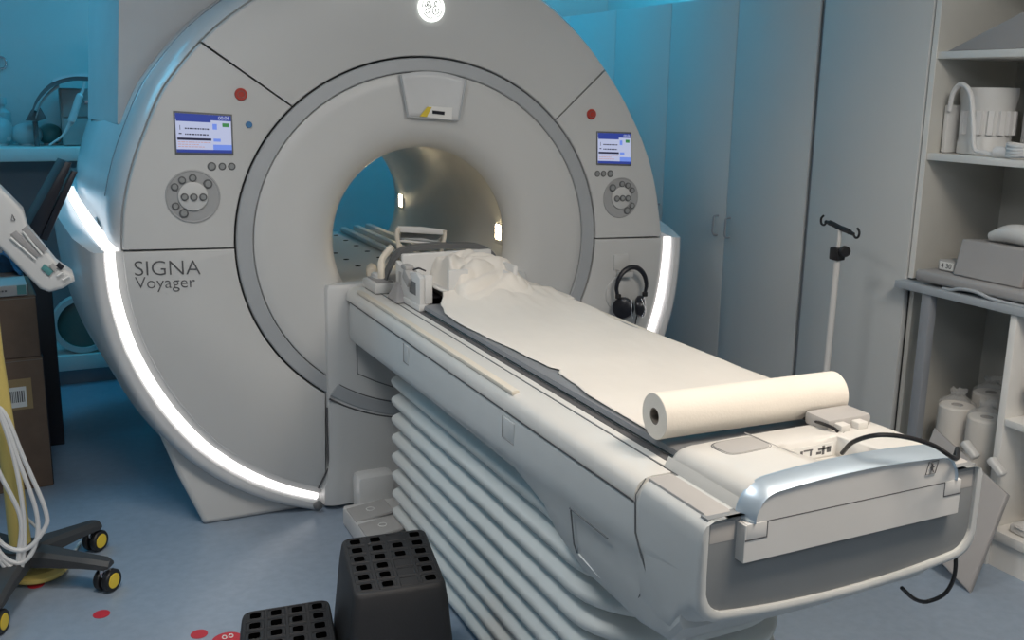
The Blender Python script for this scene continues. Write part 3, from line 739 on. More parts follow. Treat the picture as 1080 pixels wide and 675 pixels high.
# roll
rr_ = .046
pA = at(690, 439, 2, MT+.006+rr_+.004); pB = at(879, 414, 2, MT+.006+rr_+.004)
ax = (pB-pA); ax.z = 0; Lr = ax.length; ax.normalize()
side = Vector((-ax.y, ax.x, 0))
roll = thing('paper_roll', 'thick roll of cream examination paper lying across the table end', 'paper roll', (pA.x, pA.y, 0))
q = MB(); q.lathe(pA, [(.017, .0), (rr_-.001, 0), (rr_, .001), (rr_, Lr), (rr_-.001, Lr+.001), (.017, Lr+.001), (.017, .0)], axis=ax, n=64, caps=False); q.build('rolled_paper', ROLLP, roll, angle=40)
q = MB(); q.lathe(pA, [(.0172, .001), (.0145, .001), (.0145, Lr), (.0172, Lr)], axis=ax, n=32, caps=False); q.lathe(pA, [(.0145, .06), (.0001, .061)], axis=ax, n=24, caps=False); q.build('roll_core', CARD, roll)
# rumpled sheet at the far end
q = MB()
def bundle(u, v):
    x = -.13+.385*u; y = -.64+.46*v
    e = min(u/.12, (1-u)/.35); e = max(0, min(1, e)); f_ = max(0, min(1, min(v/.55, (1-v)/.2)))
    e = e*e*(3-2*e); f_ = f_*f_*(3-2*f_)
    ridge = abs(nz(x*.5+y*.5, y*1.2-x*.9, 11, 1)); ridge2 = abs(nz(x*.7+y*.5, y-x*.8, 22, 5))
    h = (.098-.10*max(0, u-.4)+.022*nz(x, y, 5, 2)+.05*ridge+.016*ridge2)*e*f_
    return Vector((x+.035*nz(x, y, 9, 7), y+.04*nz(x, y, 6, 9)-.12*(1-abs(2*u-1))*(.0), MT+.012+h))
q.grid(bundle, 90, 90)
tag(q.build('rumpled_sheet', PAPER, solid=.0015, angle=80), 'rumpled white sheet bunched up beside the head coil', 'sheet')
# flap of paper going up over the coil edge
# ------------------------------------------------------------------ head coil
hc = thing('head_coil', 'white open-frame head coil at the bore end of the table', 'head coil', (-.1, -.45, MT))
q = MB()
def ucoil(y, r0, r1, cz, hw):
    pass
X0, X1, Y0, Y1 = -.228, .12, -.505, -.27
# side wall facing left, framed with openings
def wallx(x, y0, y1, z0, z1, t=.018):
    q.box((x, y0, z0), (x+t, y1, z1), .006)
q.prism([(X0, y, z) for y, z in ((Y0, .867), (Y0, .955), (Y0+.035, .968), (Y0+.09, .960), (Y1-.03, .966), (Y1, .975), (Y1, .867))], (.018, 0, 0), bev=.004)
q.box((X0+.0175, Y1-.02, .868), (X1, Y1, .998), .006)
q.box((X0-.004, Y0-.004, .848), (X1, Y1, .868), .003)
q.box((X0+.0185, Y0+.001, .869), (X0+.045, Y0+.02, .962), .003)
q.box((X0+.10, Y0+.001, .869), (X0+.17, Y0+.019, .974), .005)
q.box((X1-.018, Y0+.001, .869), (X1-.0005, Y1-.001, .975), .006)
q.build('coil_frame', COILW, hc)
q = MB()
def shell(u, v):
    a = pi*(.08+.84*u); y = Y0+.01+(Y1-Y0-.02)*v
    return Vector(((X0+X1)/2-.15*math.cos(a), y, .975-.085*math.sin(a)+.0))
q.grid(shell, 24, 6); q.build('head_rest', COILW, hc, solid=.01)
q = MB(); q.box((X0-.0012, Y0+.035, .893), (X0+.002, Y0+.095, .935), .001); q.build('coil_opening', DGREY, hc)
q = MB(); q.box((X0-.0012, Y1-.06, .90), (X0+.002, Y1-.035, .945), .001); q.build('coil_opening', PADG, hc)
q = MB(); q.box((X0-.012, -.43, .920), (X0+.03, -.37, .96), .006, rot=Matrix.Rotation(.5, 3, 'X')); q.build('coil_clip', PADG, hc)
q = MB(); q.box((X0-.01, -.40, .962), (X0+.02, -.35, .978), .005); q.build('coil_clip', PADG, hc)
q = MB(); q.tube(bez([(X0+.01, -.42, .968), (X0+.02, -.44, .976), (X0+.035, -.43, .97), (X0+.04, -.45, .968)], 5), .003, 6); q.build('coil_latch', SATIN, hc)
# dark cushion arching behind
q = MB()
arcp = bez([(-.225, -.14, .885), (-.205, -.13, .925), (-.165, -.12, .975), (-.08, -.12, .992), (.05, -.12, .990), (.15, -.12, .98), (.21, -.10, .94), (.225, -.11, .89)], 6)
q.loft([[p+Vector((0, dy, dz)) for dy, dz in ((-.022, -.009), (.022, -.009), (.022, .009), (-.022, .009))] for p in arcp])
cu = thing('dark_cushion', 'dark grey curved cushion just inside the bore behind the head coil', 'cushion', (0, -.1, .846))
q.build('cushion_pad', DGREY, cu)
q = MB(); q.box((-.25, -.12, .846), (.27, -.05, .90), .01); q.build('cushion_base', COILW, cu)
# mirror
mi = thing('mirror_frame', 'cream head coil mirror on two uprights at the mouth of the bore', 'mirror', (-.07, -.1, .98))
pL, pR = at(420, 240, 1, -.03), at(469, 243, 1, -.03); pl, pr = at(421, 262, 1, -.03), at(466, 262, 1, -.03)
q = MB(); q.tube(bez([pl+Vector((-.004, 0, -.03)), pl, pl.lerp(pL, .6)+Vector((-.006, 0, 0)), pL], 5), [.009]*15+[.008], 8); q.build('upright', COILC, mi)
q = MB(); q.tube(bez([pr+Vector((0, 0, -.03)), pr, pr.lerp(pR, .6)+Vector((.004, 0, 0)), pR], 5), [.007]*15+[.009], 8); q.build('upright', COILC, mi)
q = MB(); q.prism([pL+Vector((0, 0, .004)), pL.lerp(pR, .5)+Vector((0, 0, .007)), pR+Vector((0, 0, .002)), pR+Vector((0, 0, -.017)), pL+Vector((0, 0, -.017))], (0, .02, 0), bev=.003); q.build('top_bar', COILW, mi)
q = MB(); q.prism([pL+Vector((.012, .004, -.018)), pR+Vector((-.008, .004, -.018)), pR+Vector((-.008, .014, -.048)), pL+Vector((.012, .014, -.045))], (0, .006, 0)); mg = q.build('mirror_glass', MIRR, mi)
q = MB(); q.tube([pL+Vector((.008, .008, -.05)), pR+Vector((-.006, .008, -.053))], .004, 8); q.build('lower_bar', COILW, mi)
# cream arm and roll pad near bore mouth
q = MB(); a_ = at(385, 286, 2, .875)
q.lathe(at(392, 286, 2, .872)+Vector((0, 0, .0)), [(.0001, -.05), (.016, -.05), (.022, -.04), (.022, .05), (.016, .06), (.0001, .06)], axis=(.3, 1, 0), n=20)
tag(q.build('cream_bolster', COILC), 'small cream bolster on the left rail of the bore', 'bolster')
c1, c2 = at(411, 263, 1, -.2), at(402, 284, 1, -.25)
q = MB(); q.tube(bez([c1+Vector((.01, 0, .01)), c1, c1.lerp(c2, .5)+Vector((-.012, 0, 0)), c2, c2+Vector((0, 0, -.03))], 5), .012, 8)
tag(q.build('head_support', COILC), 'curved cream plastic arm beside the dark cushion', 'support arm')
# small white box with grey top
p = at(403, 297, 2, .875)
bx = thing('connector_box', 'small white box with grey top beside the head coil', 'box', (p.x, p.y, .846))
q = MB(); q.box((p.x-.05, p.y-.075, .846), (p.x+.035, p.y+.075, .882), .008); q.build('box_case', COILW, bx)
q = MB(); q.box((p.x-.035, p.y-.06, .8815), (p.x+.022, p.y+.06, .886), .002); q.build('box_lid', FOAM, bx)
p = at(427, 316, 2, .848)
q = MB(); q.loft([[p+Vector((x, y, 0)) for x, y in ((-.05, -.055), (.045, -.06), (.05, .06), (-.045, .06))], [p+Vector((x, y, .035)) for x, y in ((-.035, -.025), (.03, -.03), (.035, .05), (-.03, .05))], [p+Vector((x, y, .06)) for x, y in ((-.02, .01), (.01, .0), (.015, .04), (-.015, .04))]])
o = q.build('grey_wedge', FOAM, angle=30); md = o.modifiers.new('b', 'BEVEL'); md.width = .006; md.segments = 2
tag(o, 'small grey foam wedge on the table edge below the head coil', 'foam wedge')
# ------------------------------------------------------------------ black cable
h = lambda u, v, z: at(u, v, 2, z)
pts = [h(838, 438, .875), h(855, 443, .895), h(868, 447, .905), h(880, 452, .902), h(884, 456, .896)]
q = MB(); q.tube(bez(pts, 6), .0035, 8)
tag(q.build('black_cable', BLACK), 'short black cable on the table beneath the paper roll end', 'cable')
pts = [h(888, 478, .895), Vector(h(900, 466, .93)), h(925, 459, .955), h(955, 461, .95), h(985, 470, .93), Vector(h(1008, 484, .90)), Vector((.34, -2.08, .85)), Vector((.352, -2.06, .75)), at(1008, 590, 0, .34), at(1000, 622, 0, .33), at(980, 634, 0, .30), at(965, 632, 0, .26), at(951, 620, 0, .22)]
q = MB(); q.tube(bez(pts, 8), .0042, 8)
tag(q.build('black_cable', BLACK), 'long black cord looping over the table end and dangling below it', 'cord')

# ------------------------------------------------------------------ step stool
st_ = thing('step_stool', 'black two-step plastic stool with square holes beside the table', 'stool', (-.6, -1.15, 0))
def stepblock(name, top, zt, flare, rows, cols, miss=()):
    c = sum((Vector((x, y, 0)) for x, y in top), Vector())/4
    T = [Vector((x, y, zt)) for x, y in top]
    q = MB(); secs = []
    def rr4(F, z, r):
        out = []; n = 4
        for i in range(4):
            A, B, C_ = F[i-1], F[i], F[(i+1) % 4]; d1 = (A-B).normalized(); d2 = (C_-B).normalized()
            for k in range(n+1):
                t = k/n; P = (B+d1*r)*(1-t)**2+B*2*t*(1-t)+(B+d2*r)*t*t; out.append(Vector((P.x, P.y, z)))
        return out
    for z, g_ in ((0, flare), (.02, flare), (zt-.05, .012), (zt-.012, .003), (zt-.003, -.002), (zt, -.007)):
        F = [Vector((p.x, p.y, 0))+(Vector((p.x, p.y, 0))-c).normalized()*g_ for p in T]; secs.append(rr4(F, z, .025))
    q.loft(secs); o = q.build(name, STOOLM, st_, angle=40)
    def S(u, v): return T[0].lerp(T[1], u).lerp(T[3].lerp(T[2], u), v)
    rib = MB(); tr = MB()
    for i in range(rows):
        for j in range(cols):
            u, v = (j+.5)/cols*.94+.03, (i+.5)/rows*.94+.03
            du, dv = .94/cols*.42, .94/rows*.40
            if (i, j) not in miss:
                cs = S(u, v); ex = (S(u+du*.62, v)-cs); ey = (S(u, v+dv*.72)-cs)
                P = []
                for k in range(16):
                    a = 2*pi*k/16; e = .45
                    P.append(cs+ex*math.copysign(abs(math.cos(a))**e, math.cos(a))+ey*math.copysign(abs(math.sin(a))**e, math.sin(a))+Vector((0, 0, -.002)))
                hb = MB(); hb.prism(P, (0, 0, .003)); hb.build('tread_hole', HOLE, o)
                tr.tube([p+Vector((0, 0, .0025))+(p-cs)*.05 for p in P], .0012, 5, closed=True)
            Q = [S(u-du, v-dv), S(u+du, v-dv), S(u+du, v+dv), S(u-du, v+dv)]
            rib.tube([p+Vector((0, 0, .0)) for p in Q], .0015, 5, closed=True)
    rib.build('tread_ribs', STOOLM, o); tr.build('hole_rims', STOOLM, o)
stepblock('high_step', [(-.632, -.992), (-.405, -1.018), (-.462, -1.325), (-.688, -1.30)], .36, .055, 6, 4, {(0, 2), (3, 2), (4, 2), (5, 2)})
stepblock('low_step', [(-.892, -.962), (-.668, -.985), (-.722, -1.29), (-.962, -1.265)], .19, .03, 6, 4)

# ------------------------------------------------------------------ floor stickers
for i, (u, v, lab) in enumerate([(107, 648, 'red round floor sticker in front of the caster'), (38, 617, 'red round floor sticker beneath the wheeled stand base'), (210, 669, 'small red round floor sticker left of the black stool')]):
    p = at(u, v, 2, 0); q = MB(); q.lathe((p.x, p.y, .0005), [(.0001, 0), (.024, 0), (.024, .001), (.0001, .001)], n=32)
    tag(q.build('floor_sticker', REDF), lab, 'sticker', 'red floor dots')
p = at(240, 676, 2, 0)
fs = thing('floor_sticker', 'larger red floor sticker with white marks touching the stool', 'sticker', (p.x, p.y, 0))
q = MB(); q.lathe((p.x, p.y, .0005), [(.0001, 0), (.045, 0), (.045, .001), (.0001, .001)], n=32); q.build('sticker_disc', REDF, fs)
q = MB()
for k in range(2): q.tube([(p.x-.005+k*.018+.006*math.cos(a*pi/5), p.y+.02+.009*math.sin(a*pi/5), .002) for a in range(10)], .0018, 5, closed=True)
q.build('white_marks', LABW, fs)

# ------------------------------------------------------------------ wheeled stand with pump head
bxs = (-1.43, -.20)
stn = thing('injector_stand', 'wheeled injector stand with yellow pole, white pump head and looped white cables', 'medical stand', (bxs[0], bxs[1], 0))
q = MB()
casters = [(-1.195, -.325), (-1.215, -.02), (-1.50, -.46), (-1.53, .03), (-1.68, -.2)]
for x, y in casters:
    d = Vector((x-bxs[0], y-bxs[1], 0)); L = d.length; d.normalize(); s2 = Vector((-d.y, d.x, 0)); b0 = Vector((bxs[0], bxs[1], 0))
    secs = []
    for t, hw, z0, z1 in ((0, .042, .085, .135), (.3, .036, .085, .13), (.7, .028, .082, .115), (.95, .026, .078, .105), (1.0, .02, .08, .10)):
        c = b0+d*(t*(L+.015)); secs.append([c+s2*a+Vector((0, 0, z)) for a, z in ((-hw, z0), (hw, z0), (hw, z1-.012), (hw-.012, z1), (-hw+.012, z1), (-hw, z1-.012))])
    q.loft(secs)
q.lathe((bxs[0], bxs[1], .08), [(.0001, 0), (.055, 0), (.055, .06), (.035, .07), (.0001, .07)], n=24)
q.build('star_base', DARKP, stn, angle=35)
for x, y in casters:
    q = MB(); ax_ = Vector((.72, -.69, 0)) if x > -1.4 else Vector((.9, -.4, 0)); ax_.normalize()
    for s in (-1, 1): q.lathe(Vector((x, y, .036))+ax_*(.016*s), [(.0001, -.010), (.033, -.010), (.036, -.006), (.036, .006), (.033, .010), (.0001, .010)], axis=ax_, n=28)
    cw = q.build('caster', BLACK, stn)
    for s in (-1, 1):
        q = MB(); q.lathe(Vector((x, y, .036))+ax_*(.0265*s), [(.0001, -.0015), (.022, -.0015), (.024, 0), (.022, .0015), (.0001, .0015)], axis=ax_, n=24); q.build('hub_cap', YHUB, cw)
    q = MB(); q.box((x-.011, y-.011, .04), (x+.011, y+.011, .085), .004); q.box((x-.022, y-.012, .048), (x-.004, y+.012, .076), .005); q.build('caster_fork', CHROME, cw)
q = MB(); q.lathe((bxs[0]+.04, bxs[1]+.06, .012), [(.0001, 0), (.085, 0), (.09, .006), (.09, .016), (.075, .028), (.0001, .032)], n=36); q.build('yellow_weight', YEL, stn)
q = MB(); q.tube([(bxs[0], bxs[1], .13), (bxs[0]-.004, bxs[1], .35), (bxs[0]-.02, bxs[1], .75), (bxs[0]-.02, bxs[1], 1.0)], [.032, .028, .024, .02], 20); q.build('pole', YEL, stn)
q = MB()
for k, (a, b, c_, zb) in enumerate([(.03, .085, .06, .16), (.02, .05, .03, .13), (.045, .11, .085, .20), (-.03, .04, .05, .15)]):
    x0, y0 = bxs[0]-.03, bxs[1]-.06
    q.tube(bez([(x0-.03, y0, .62), (x0+a*.5, y0-.02, .60), (x0+a+.02, y0-.03, .45), (x0+b, y0-.035, .28), (x0+b-.01, y0-.04, zb+.02), (x0+b*.4, y0-.045, zb-.03), (x0-.02, y0-.04, zb+.01), (x0-.05, y0-.02, zb+.14), (x0-.06, y0, .5)], 8), .0068, 8)
q.tube(bez([(x0+.0, y0+.12, .30), (x0+.06, y0+.2, .15), (x0+.16, y0+.22, .02), (x0+.20, y0+.30, .008)], 8), .005, 8)
q.build('cable_loops', CABLEW, stn)
# pump head: long slab seen from its channel side
yI = -.30
def I(u, v, y=yI): return at(u, v, 1, y)
out = [(-32, 165), (2, 200), (24, 222), (29, 240), (60, 278), (77, 290), (79, 297), (66, 305), (52, 309), (42, 305), (22, 285), (0, 262), (-32, 236)]
q = MB(); q.prism([I(u, v) for u, v in out], (0, .10, 0), bev=.012, seg=4); head = q.build('pump_head', COILW, stn, angle=40)
def chan(name, pts, m, y0=-.004, t=.006, bev=.0015):
    q = MB(); q.prism([I(u, v)+Vector((0, y0, 0)) for u, v in pts], (0, t, 0), bev=bev); return q.build(name, m, head)
chan('syringe_channel', [(11, 247), (17, 243), (44, 268), (39, 272)], FOAM)  # darker grey puts the shading inside both channels into their colour
chan('syringe_channel', [(23, 242), (28, 238), (50, 263), (46, 267)], FOAM)
chan('connector_socket', [(43, 283), (47, 278), (56, 286), (52, 291)], TEAL, -.006)
chan('connector_socket', [(52, 280), (56, 277), (61, 282), (57, 287)], PADG, -.006)
chan('connector_socket', [(59, 280), (62, 276), (68, 281), (64, 285)], SATIN, -.006)
for a, b in (((11, 250), (37, 273)), ((24, 244), (44, 268)), ((60, 291), (66, 287)), ((66, 295), (73, 291))):
    q = MB(); q.tube([I(*a)+Vector((0, -.006, 0)), I(*b)+Vector((0, -.006, 0))], .003, 6); q.build('channel_ridge', LABW, head)
q = MB(); q.tube([I(13, 226)+Vector((0, -.003, 0)), I(16, 232)+Vector((0, -.003, 0)), I(12, 232)+Vector((0, -.003, 0))], .0015, 5, closed=True); q.build('warning_mark', INK, head)
q = MB(); q.tube([(bxs[0]-.02, bxs[1], .98), (bxs[0]-.02, bxs[1]-.02, 1.1)], .022, 14); q.box((bxs[0]-.05, bxs[1]-.05, 1.06), (bxs[0]+.03, bxs[1]+.03, 1.13), .01); q.build('head_mount', COILW, stn)
# thin black monitor seen edge on, behind the pump head
q = MB(); yM = .02
P = [at(u, v, 1, yM) for u, v in ((69, 170), (76, 172), (44, 248), (36, 252), (30, 240))]
q.prism(P, (-.02, .16, 0), bev=.004); mo = q.build('monitor_shell', SATIN, stn)
P = [at(u, v, 1, yM-.005) for u, v in ((76, 180), (82, 181), (50, 254), (42, 252))]
q = MB(); q.prism(P, (0, .14, 0), bev=.003); q.build('monitor_panel', SATIN, mo)

# ------------------------------------------------------------------ cardboard boxes
rz = Matrix.Rotation(.07, 3, 'Z')
C0 = Vector((-1.337, .63, 0))
def cbox(name, label, z0, z1, inset, wd, lab):
    t = thing(name, label, 'box', (C0.x-.2, C0.y+.2, z0))
    q = MB(); q.box((C0.x-wd, C0.y, z0), (C0.x-inset, C0.y+.42, z1), .004, rot=rz, about=C0); bdy = q.build('box_body', CBOX, t)
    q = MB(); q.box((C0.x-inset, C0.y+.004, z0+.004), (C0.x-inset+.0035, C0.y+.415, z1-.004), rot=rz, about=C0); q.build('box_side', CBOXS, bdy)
    q = MB(); q.box((C0.x-wd, C0.y-.0015, z1-.012), (C0.x-inset, C0.y, z1-.009), rot=rz, about=C0); q.build('box_flap_line', CARD, bdy)
    if lab:
        q = MB(); q.box((C0.x-.20, C0.y-.002, z1-.20), (C0.x-.045, C0.y, z1-.08), rot=rz, about=C0); l_ = q.build('box_tape_label', TAN, bdy)
        q = MB(); q.box((C0.x-.20, C0.y-.003, z1-.19), (C0.x-.065, C0.y-.002, z1-.11), rot=rz, about=C0); l2 = q.build('barcode_label', LABW, l_)
        q = MB(); x = C0.x-.15
        while x < C0.x-.075:
            ww = random.choice((.002, .003, .005)); q.box((x, C0.y-.0035, z1-.17), (x+ww, C0.y-.003, z1-.125), rot=rz, about=C0); x += ww+.003
        q.box((C0.x-.19, C0.y-.0035, z1-.17), (C0.x-.16, C0.y-.003, z1-.165), rot=rz, about=C0)
        for o_ in (q.build('barcode', INK, l_),): pass
cbox('cardboard_box', 'brown cardboard box with a barcode label standing on the floor, lower of two', 0, .525, .0, .44, True)
cbox('cardboard_box', 'plain brown cardboard box on top of the labelled one', .527, .765, .005, .44, False)
q = MB(); q.box((C0.x-.30, C0.y-.01, .767), (C0.x-.03, C0.y+.3, .808), .003, rot=rz, about=C0)
fb = thing('flat_carton', 'flat grey carton lying on the cardboard boxes', 'box', (C0.x-.15, C0.y+.1, .767))
q.build('carton_body', PADG, fb)
q = MB(); q.box((C0.x-.065, C0.y-.012, .772), (C0.x-.035, C0.y-.009, .806), rot=rz, about=C0); q.build('green_corner_label', TEAL, fb)
q = MB(); x = C0.x-.19
for k in range(9): q.box((x, C0.y-.0115, .785), (x+.007, C0.y-.0095, .791), rot=rz, about=C0); x += .0105
q.build('carton_print', INK, fb)
q = MB(); q.grid(lambda u, v: Vector((-1.52+.13*u+.02*nz(u, v, 5), .80+.12*v, .81+.13*math.sin(pi*u)*math.sin(pi*min(1, v+.2))*(1+.4*nz(u, v, 6, 2)))), 24, 16)
tag(q.build('plastic_bag', BLUEBAG, solid=.002), 'crumpled blue plastic bag on top of the boxes', 'bag')
q = MB(); q.box((C0.x-.06, C0.y+.47, 0), (C0.x+.052, C0.y+.75, .80), .004)
tag(q.build('black_case', CBOXS), 'tall black case standing behind the cardboard boxes', 'case')

# ------------------------------------------------------------------ left rear cabinet and its contents
ls = thing('open_cabinet', 'low open white cabinet along the back wall at the left', 'cabinet', (-1.7, 2.2, 0))
q = MB(); q.box((-2.4, 1.98, 1.165), (-1.08, 2.39, 1.232), .004); q.build('cabinet_top', CABW, ls)
q = MB(); q.box((-2.4, 2.0, .085), (-.9, 2.39, .165), .004); q.build('cabinet_floor', CABW, ls)
q = MB(); q.box((-2.4, 2.37, .165), (-.9, 2.39, 1.165)); q.box((-2.38, 2.05, 0), (-.95, 2.39, .085)); q.build('cabinet_back', FRAMEG, ls)
q = MB(); q.box((-.925, 2.02, .165), (-.905, 2.37, 1.165)); q.build("cabinet_side", CABI, ls)
q = MB(); q.box((-2.4, 2.02, .165), (-2.38, 2.37, 1.165)); q.build("cabinet_side", CABI, ls)
# round phantom ring with green window
pc = at(88, 338, 1, 2.02)
rg = thing('phantom_disc', 'white ring with a green glass centre standing on the low cabinet floor', 'phantom', (pc.x, 2.02, .165))
q = MB(); q.lathe((pc.x, 2.05, .165+.155), [(.125, -.03), (.15, -.03), (.155, -.02), (.155, .02), (.15, .03), (.125, .03), (.125, -.03)], axis=(0, 1, 0), n=48, caps=False); q.build('outer_ring', COILW, rg)
q = MB(); q.lathe((pc.x, 2.05, .165+.155), [(.0001, -.02), (.126, -.012), (.126, .02), (.0001, .02)], axis=(0, 1, 0), n=48); q.build('green_window', GREENG, rg)
# drawer organiser
TL = at(62, 93, 1, 2.1); zt = TL.z
dr = thing('drawer_unit', 'grey two-drawer desktop organiser on the cabinet against the back wall', 'drawer unit', (-1.08, 2.2, 1.232))
q = MB(); q.box((TL.x, 2.1, 1.232), (-.93, 2.36, zt), .006); q.build('drawer_case', PADG, dr)
mz = (1.232+zt)/2
for z0, z1 in ((1.238, mz-.004), (mz+.004, zt-.006)):
    q = MB(); q.box((TL.x+.008, 2.088, z0), (-.94, 2.1, z1), .004); d_ = q.build('drawer', PADG, dr)
    zz = z1-.07; q = MB(); q.box((-1.07, 2.08, zz), (-1.0, 2.089, zz+.02), .003); q.build('drawer_pull', CHROME, d_)
# arched coil
q = MB(); yA = 2.04
aP = [at(u, v, 1, yA) for u, v in ((33, 122), (38, 108), (46, 97), (56, 89), (68, 84.5), (80, 82.5), (95, 83))]
ap = bez(aP, 6)
ar = thing('arched_coil', 'dark arched surface coil with white top standing on the left cabinet', 'coil', (-1.25, 2.04, 1.3))
q.loft([[p+Vector((0, y, z)) for y, z in ((-.05, -.012), (.12, -.012), (.12, .012), (-.05, .012))] for p in ap]); q.build('arch_body', DGREY, ar)
q = MB(); q.loft([[p+Vector((-.003, y, z)) for y, z in ((-.055, .008), (.12, .008), (.12, .022), (-.055, .022))] for p in ap[18:]]); q.build('arch_cover', SIDEW, ar)
q = MB(); q.loft([[p+Vector((.018, y, z-.012)) for y, z in ((-.03, -.008), (.10, -.008), (.10, .008), (-.03, .008))] for p in ap[:20]]); q.build('arch_lining', PADG, ar)
a1 = at(30, 128, 1, yA); a2 = at(48, 122, 1, yA)
q = MB(); q.prism([at(u, v, 1, yA-.02) for u, v in ((27, 127), (33, 116), (40, 118), (42, 113), (49, 125), (40, 128))], (0, .13, 0), bev=.004); q.build('arch_foot', DGREY, ar)
q = MB(); foot_ = at(37, 128, 1, yA+.05); q.tube([foot_, (foot_.x, foot_.y, 1.233)], .012, 8); q.build('arch_stem', DGREY, ar)
hs = [at(u, v, 1, 2.0) for u, v in ((89, 86), (87, 96), (83, 104), (78, 120), (74, 130), (66, 143), (52, 153))]
hs_ = bez(hs, 5); rad = [interp([(0, .006), (7, .008), (8, .017), (19, .019), (20, .011), (25, .006), (30, .005)], i) for i in range(len(hs_))]
q = MB(); q.tube(hs_, rad, 12); tag(q.build('coil_plug_cable', CABLEW), 'white cable with a thick plug draped from the arched coil', 'cable')
for (u, v, rx_, sx, sy, m, lab) in ((-3, 138, .075, 1.0, 1.0, PALE, 'large pale rounded phantom at the left end of the cabinet top'), (28, 141, .055, 1.35, 1.05, PALE, 'pale oval phantom lying in the middle of the cabinet top'), (53, 143, .055, 1.1, 1.0, TEAL, 'dark teal round phantom beside the drawer organiser')):
    p = at(u, v, 1, 2.21 if m is PALE else 2.26); r = rx_
    ph = thing('phantom', lab, 'phantom', (p.x, p.y, 1.232))
    q = MB(); q.ball((p.x, p.y, 1.232+r*sy*.95), r, 14, (sx, 1, sy)); q.build('phantom_body', m, ph)
    q = MB(); q.lathe((p.x+r*sx*.6, p.y-r*.5, 1.232+r*sy*.5), [(.0001, -.01), (.014, -.01), (.014, .01), (.0001, .01)], axis=(1, -.6, 0), n=14); q.lathe((p.x, p.y, 1.2325), [(.0001, 0), (r*.6, 0), (r*.6, .012), (.0001, .012)], n=20); q.build('filler_cap', CABLEW, ph)
p = at(1, 100, 1, 2.1)
q = MB(); q.lathe((p.x-.005, 2.335, 1.232), [(.0001, 0), (.035, 0), (.035, .16), (.012, .18), (.012, .20), (.02, .20), (.02, .235), (.0001, .235)], n=20)
tag(q.build('pump_bottle', PALE), 'pump bottle at the left edge behind the phantoms', 'bottle')
p = at(1, 66, 1, 2.36)
q = MB(); q.tube([(p.x+.024*math.cos(a*pi/9), 2.385, p.z+.03*math.sin(a*pi/9)) for a in range(18)], .005, 6, closed=True)
tag(q.build('wall_hook', CHROME), 'small round metal hook on the blue back wall', 'hook')

# ------------------------------------------------------------------ wardrobe on the right
wr = thing('wardrobe', 'tall built-in cupboard with plain pale doors and D-shaped handles', 'wardrobe', (XW+.3, .8, 0))
q = MB(); q.box((XW+.02, -.262, 0), (2.15, 2.35, 1.965), .002); q.build('wardrobe_carcass', CABI, wr)
ed = [-.263, .250, .768, 1.285, 1.80, 2.34]; hnd = [.215, .305, .79, None, 1.84]
for a, b, hy in zip(ed, ed[1:], hnd):
    q = MB(); q.box((XW, a+.0015, .06), (XW+.019, b-.0015, 1.975), .0015); d_ = q.build('wardrobe_door', CABD, wr)
    if hy:
        q = MB(); q.tube(bez([(XW, hy, .90), (XW-.02, hy, .902), (XW-.027, hy, .912), (XW-.028, hy, .945), (XW-.027, hy, .978), (XW-.02, hy, .988), (XW, hy, .99)], 5), .0045, 8); q.build('door_handle', FRAMEG, d_)
q = MB(); q.box((XW+.03, -.262, 0), (2.1, 2.34, .058)); q.build('wardrobe_plinth', FRAMEG, wr)
q = MB(); q.box((1.9, .1, 1.966), (1.93, 2.2, 1.985), .003)
tag(q.build('cabinet_light_strip', BLUELED), 'blue light strip lying on top of the wardrobe', 'light strip')
struct('trim_1', MB().box((XW+.012, -.300, 0), (2.15, -.268, 2.6)), FRAMEG)
pn = thing('tall_panel', 'tall white panel between the wardrobe and the open shelves', 'panel', (XW, -.57, 0))
q = MB(); q.box((XW-.012, -.83, 0), (XW+.012, -.302, 2.6), .002); q.build('panel_board', CABD, pn)
# open shelving
sh = thing('shelf_unit', 'tall open white shelving above the counter at the right', 'shelf', (1.75, -1.4, .9))
for y in (-.858, -2.1):
    q = MB(); q.box((XW-.005, y, .90), (1.97, y+.02, 2.6), .001); q.build('side_panel', CABI, sh)
q = MB(); q.box((XW-.007, -.8585, .90), (XW-.004, -.8375, 2.6)); q.build('front_edging', CABW, sh)
q = MB(); q.box((1.96, -2.08, .90), (1.975, -.858, 2.6)); q.build('back_panel', CABI, sh)
for z in (1.352, 1.70, 2.08):
    q = MB(); q.box((XW+.0, -2.08, z-.024), (1.96, -.858, z), .001); q.build('shelf_board', CABW, sh)
ct = thing('counter', 'grey-blue counter top with grey metal posts below the shelving', 'counter', (1.75, -1.4, .88))
q = MB(); q.box((1.49, -2.2, .866), (1.975, -.825, .893), .003); q.build('counter_top', COUNT, ct)
for x, y in ((1.515, -.965), (1.92, -1.02), (1.93, -1.22)):
    q = MB(); q.box((x-.017, y-.02, 0), (x+.017, y+.02, .866), .002); q.build('post', FRAMEG, ct)
q = MB(); q.box((1.555, -.86, .0), (1.96, -.842, .866)); q.build('side_board', CABI, ct)
q = MB(); q.box((1.955, -1.33, 0), (1.97, -.84, .866)); q.build('rear_panel', CABI, ct)
q = MB(); q.box((1.5, -1.298, .168), (1.955, -.95, .19), .002); q.build('low_shelf', CABW, ct)
uc = thing('under_counter_unit', 'white open storage unit under the right end of the counter', 'cabinet', (1.75, -1.7, 0))
q = MB(); q.box((1.50, -1.325, .0), (1.95, -1.30, .864), .002); q.build('unit_side', CABW, uc)
q = MB(); q.box((1.50, -2.1, .496), (1.95, -1.326, .52), .002); q.build('unit_shelf', CABW, uc)
q = MB(); q.box((1.50, -2.1, .10), (1.95, -1.326, .135), .003); q.box((1.515, -2.1, 0), (1.95, -1.326, .098)); q.build('unit_base', CABW, uc)
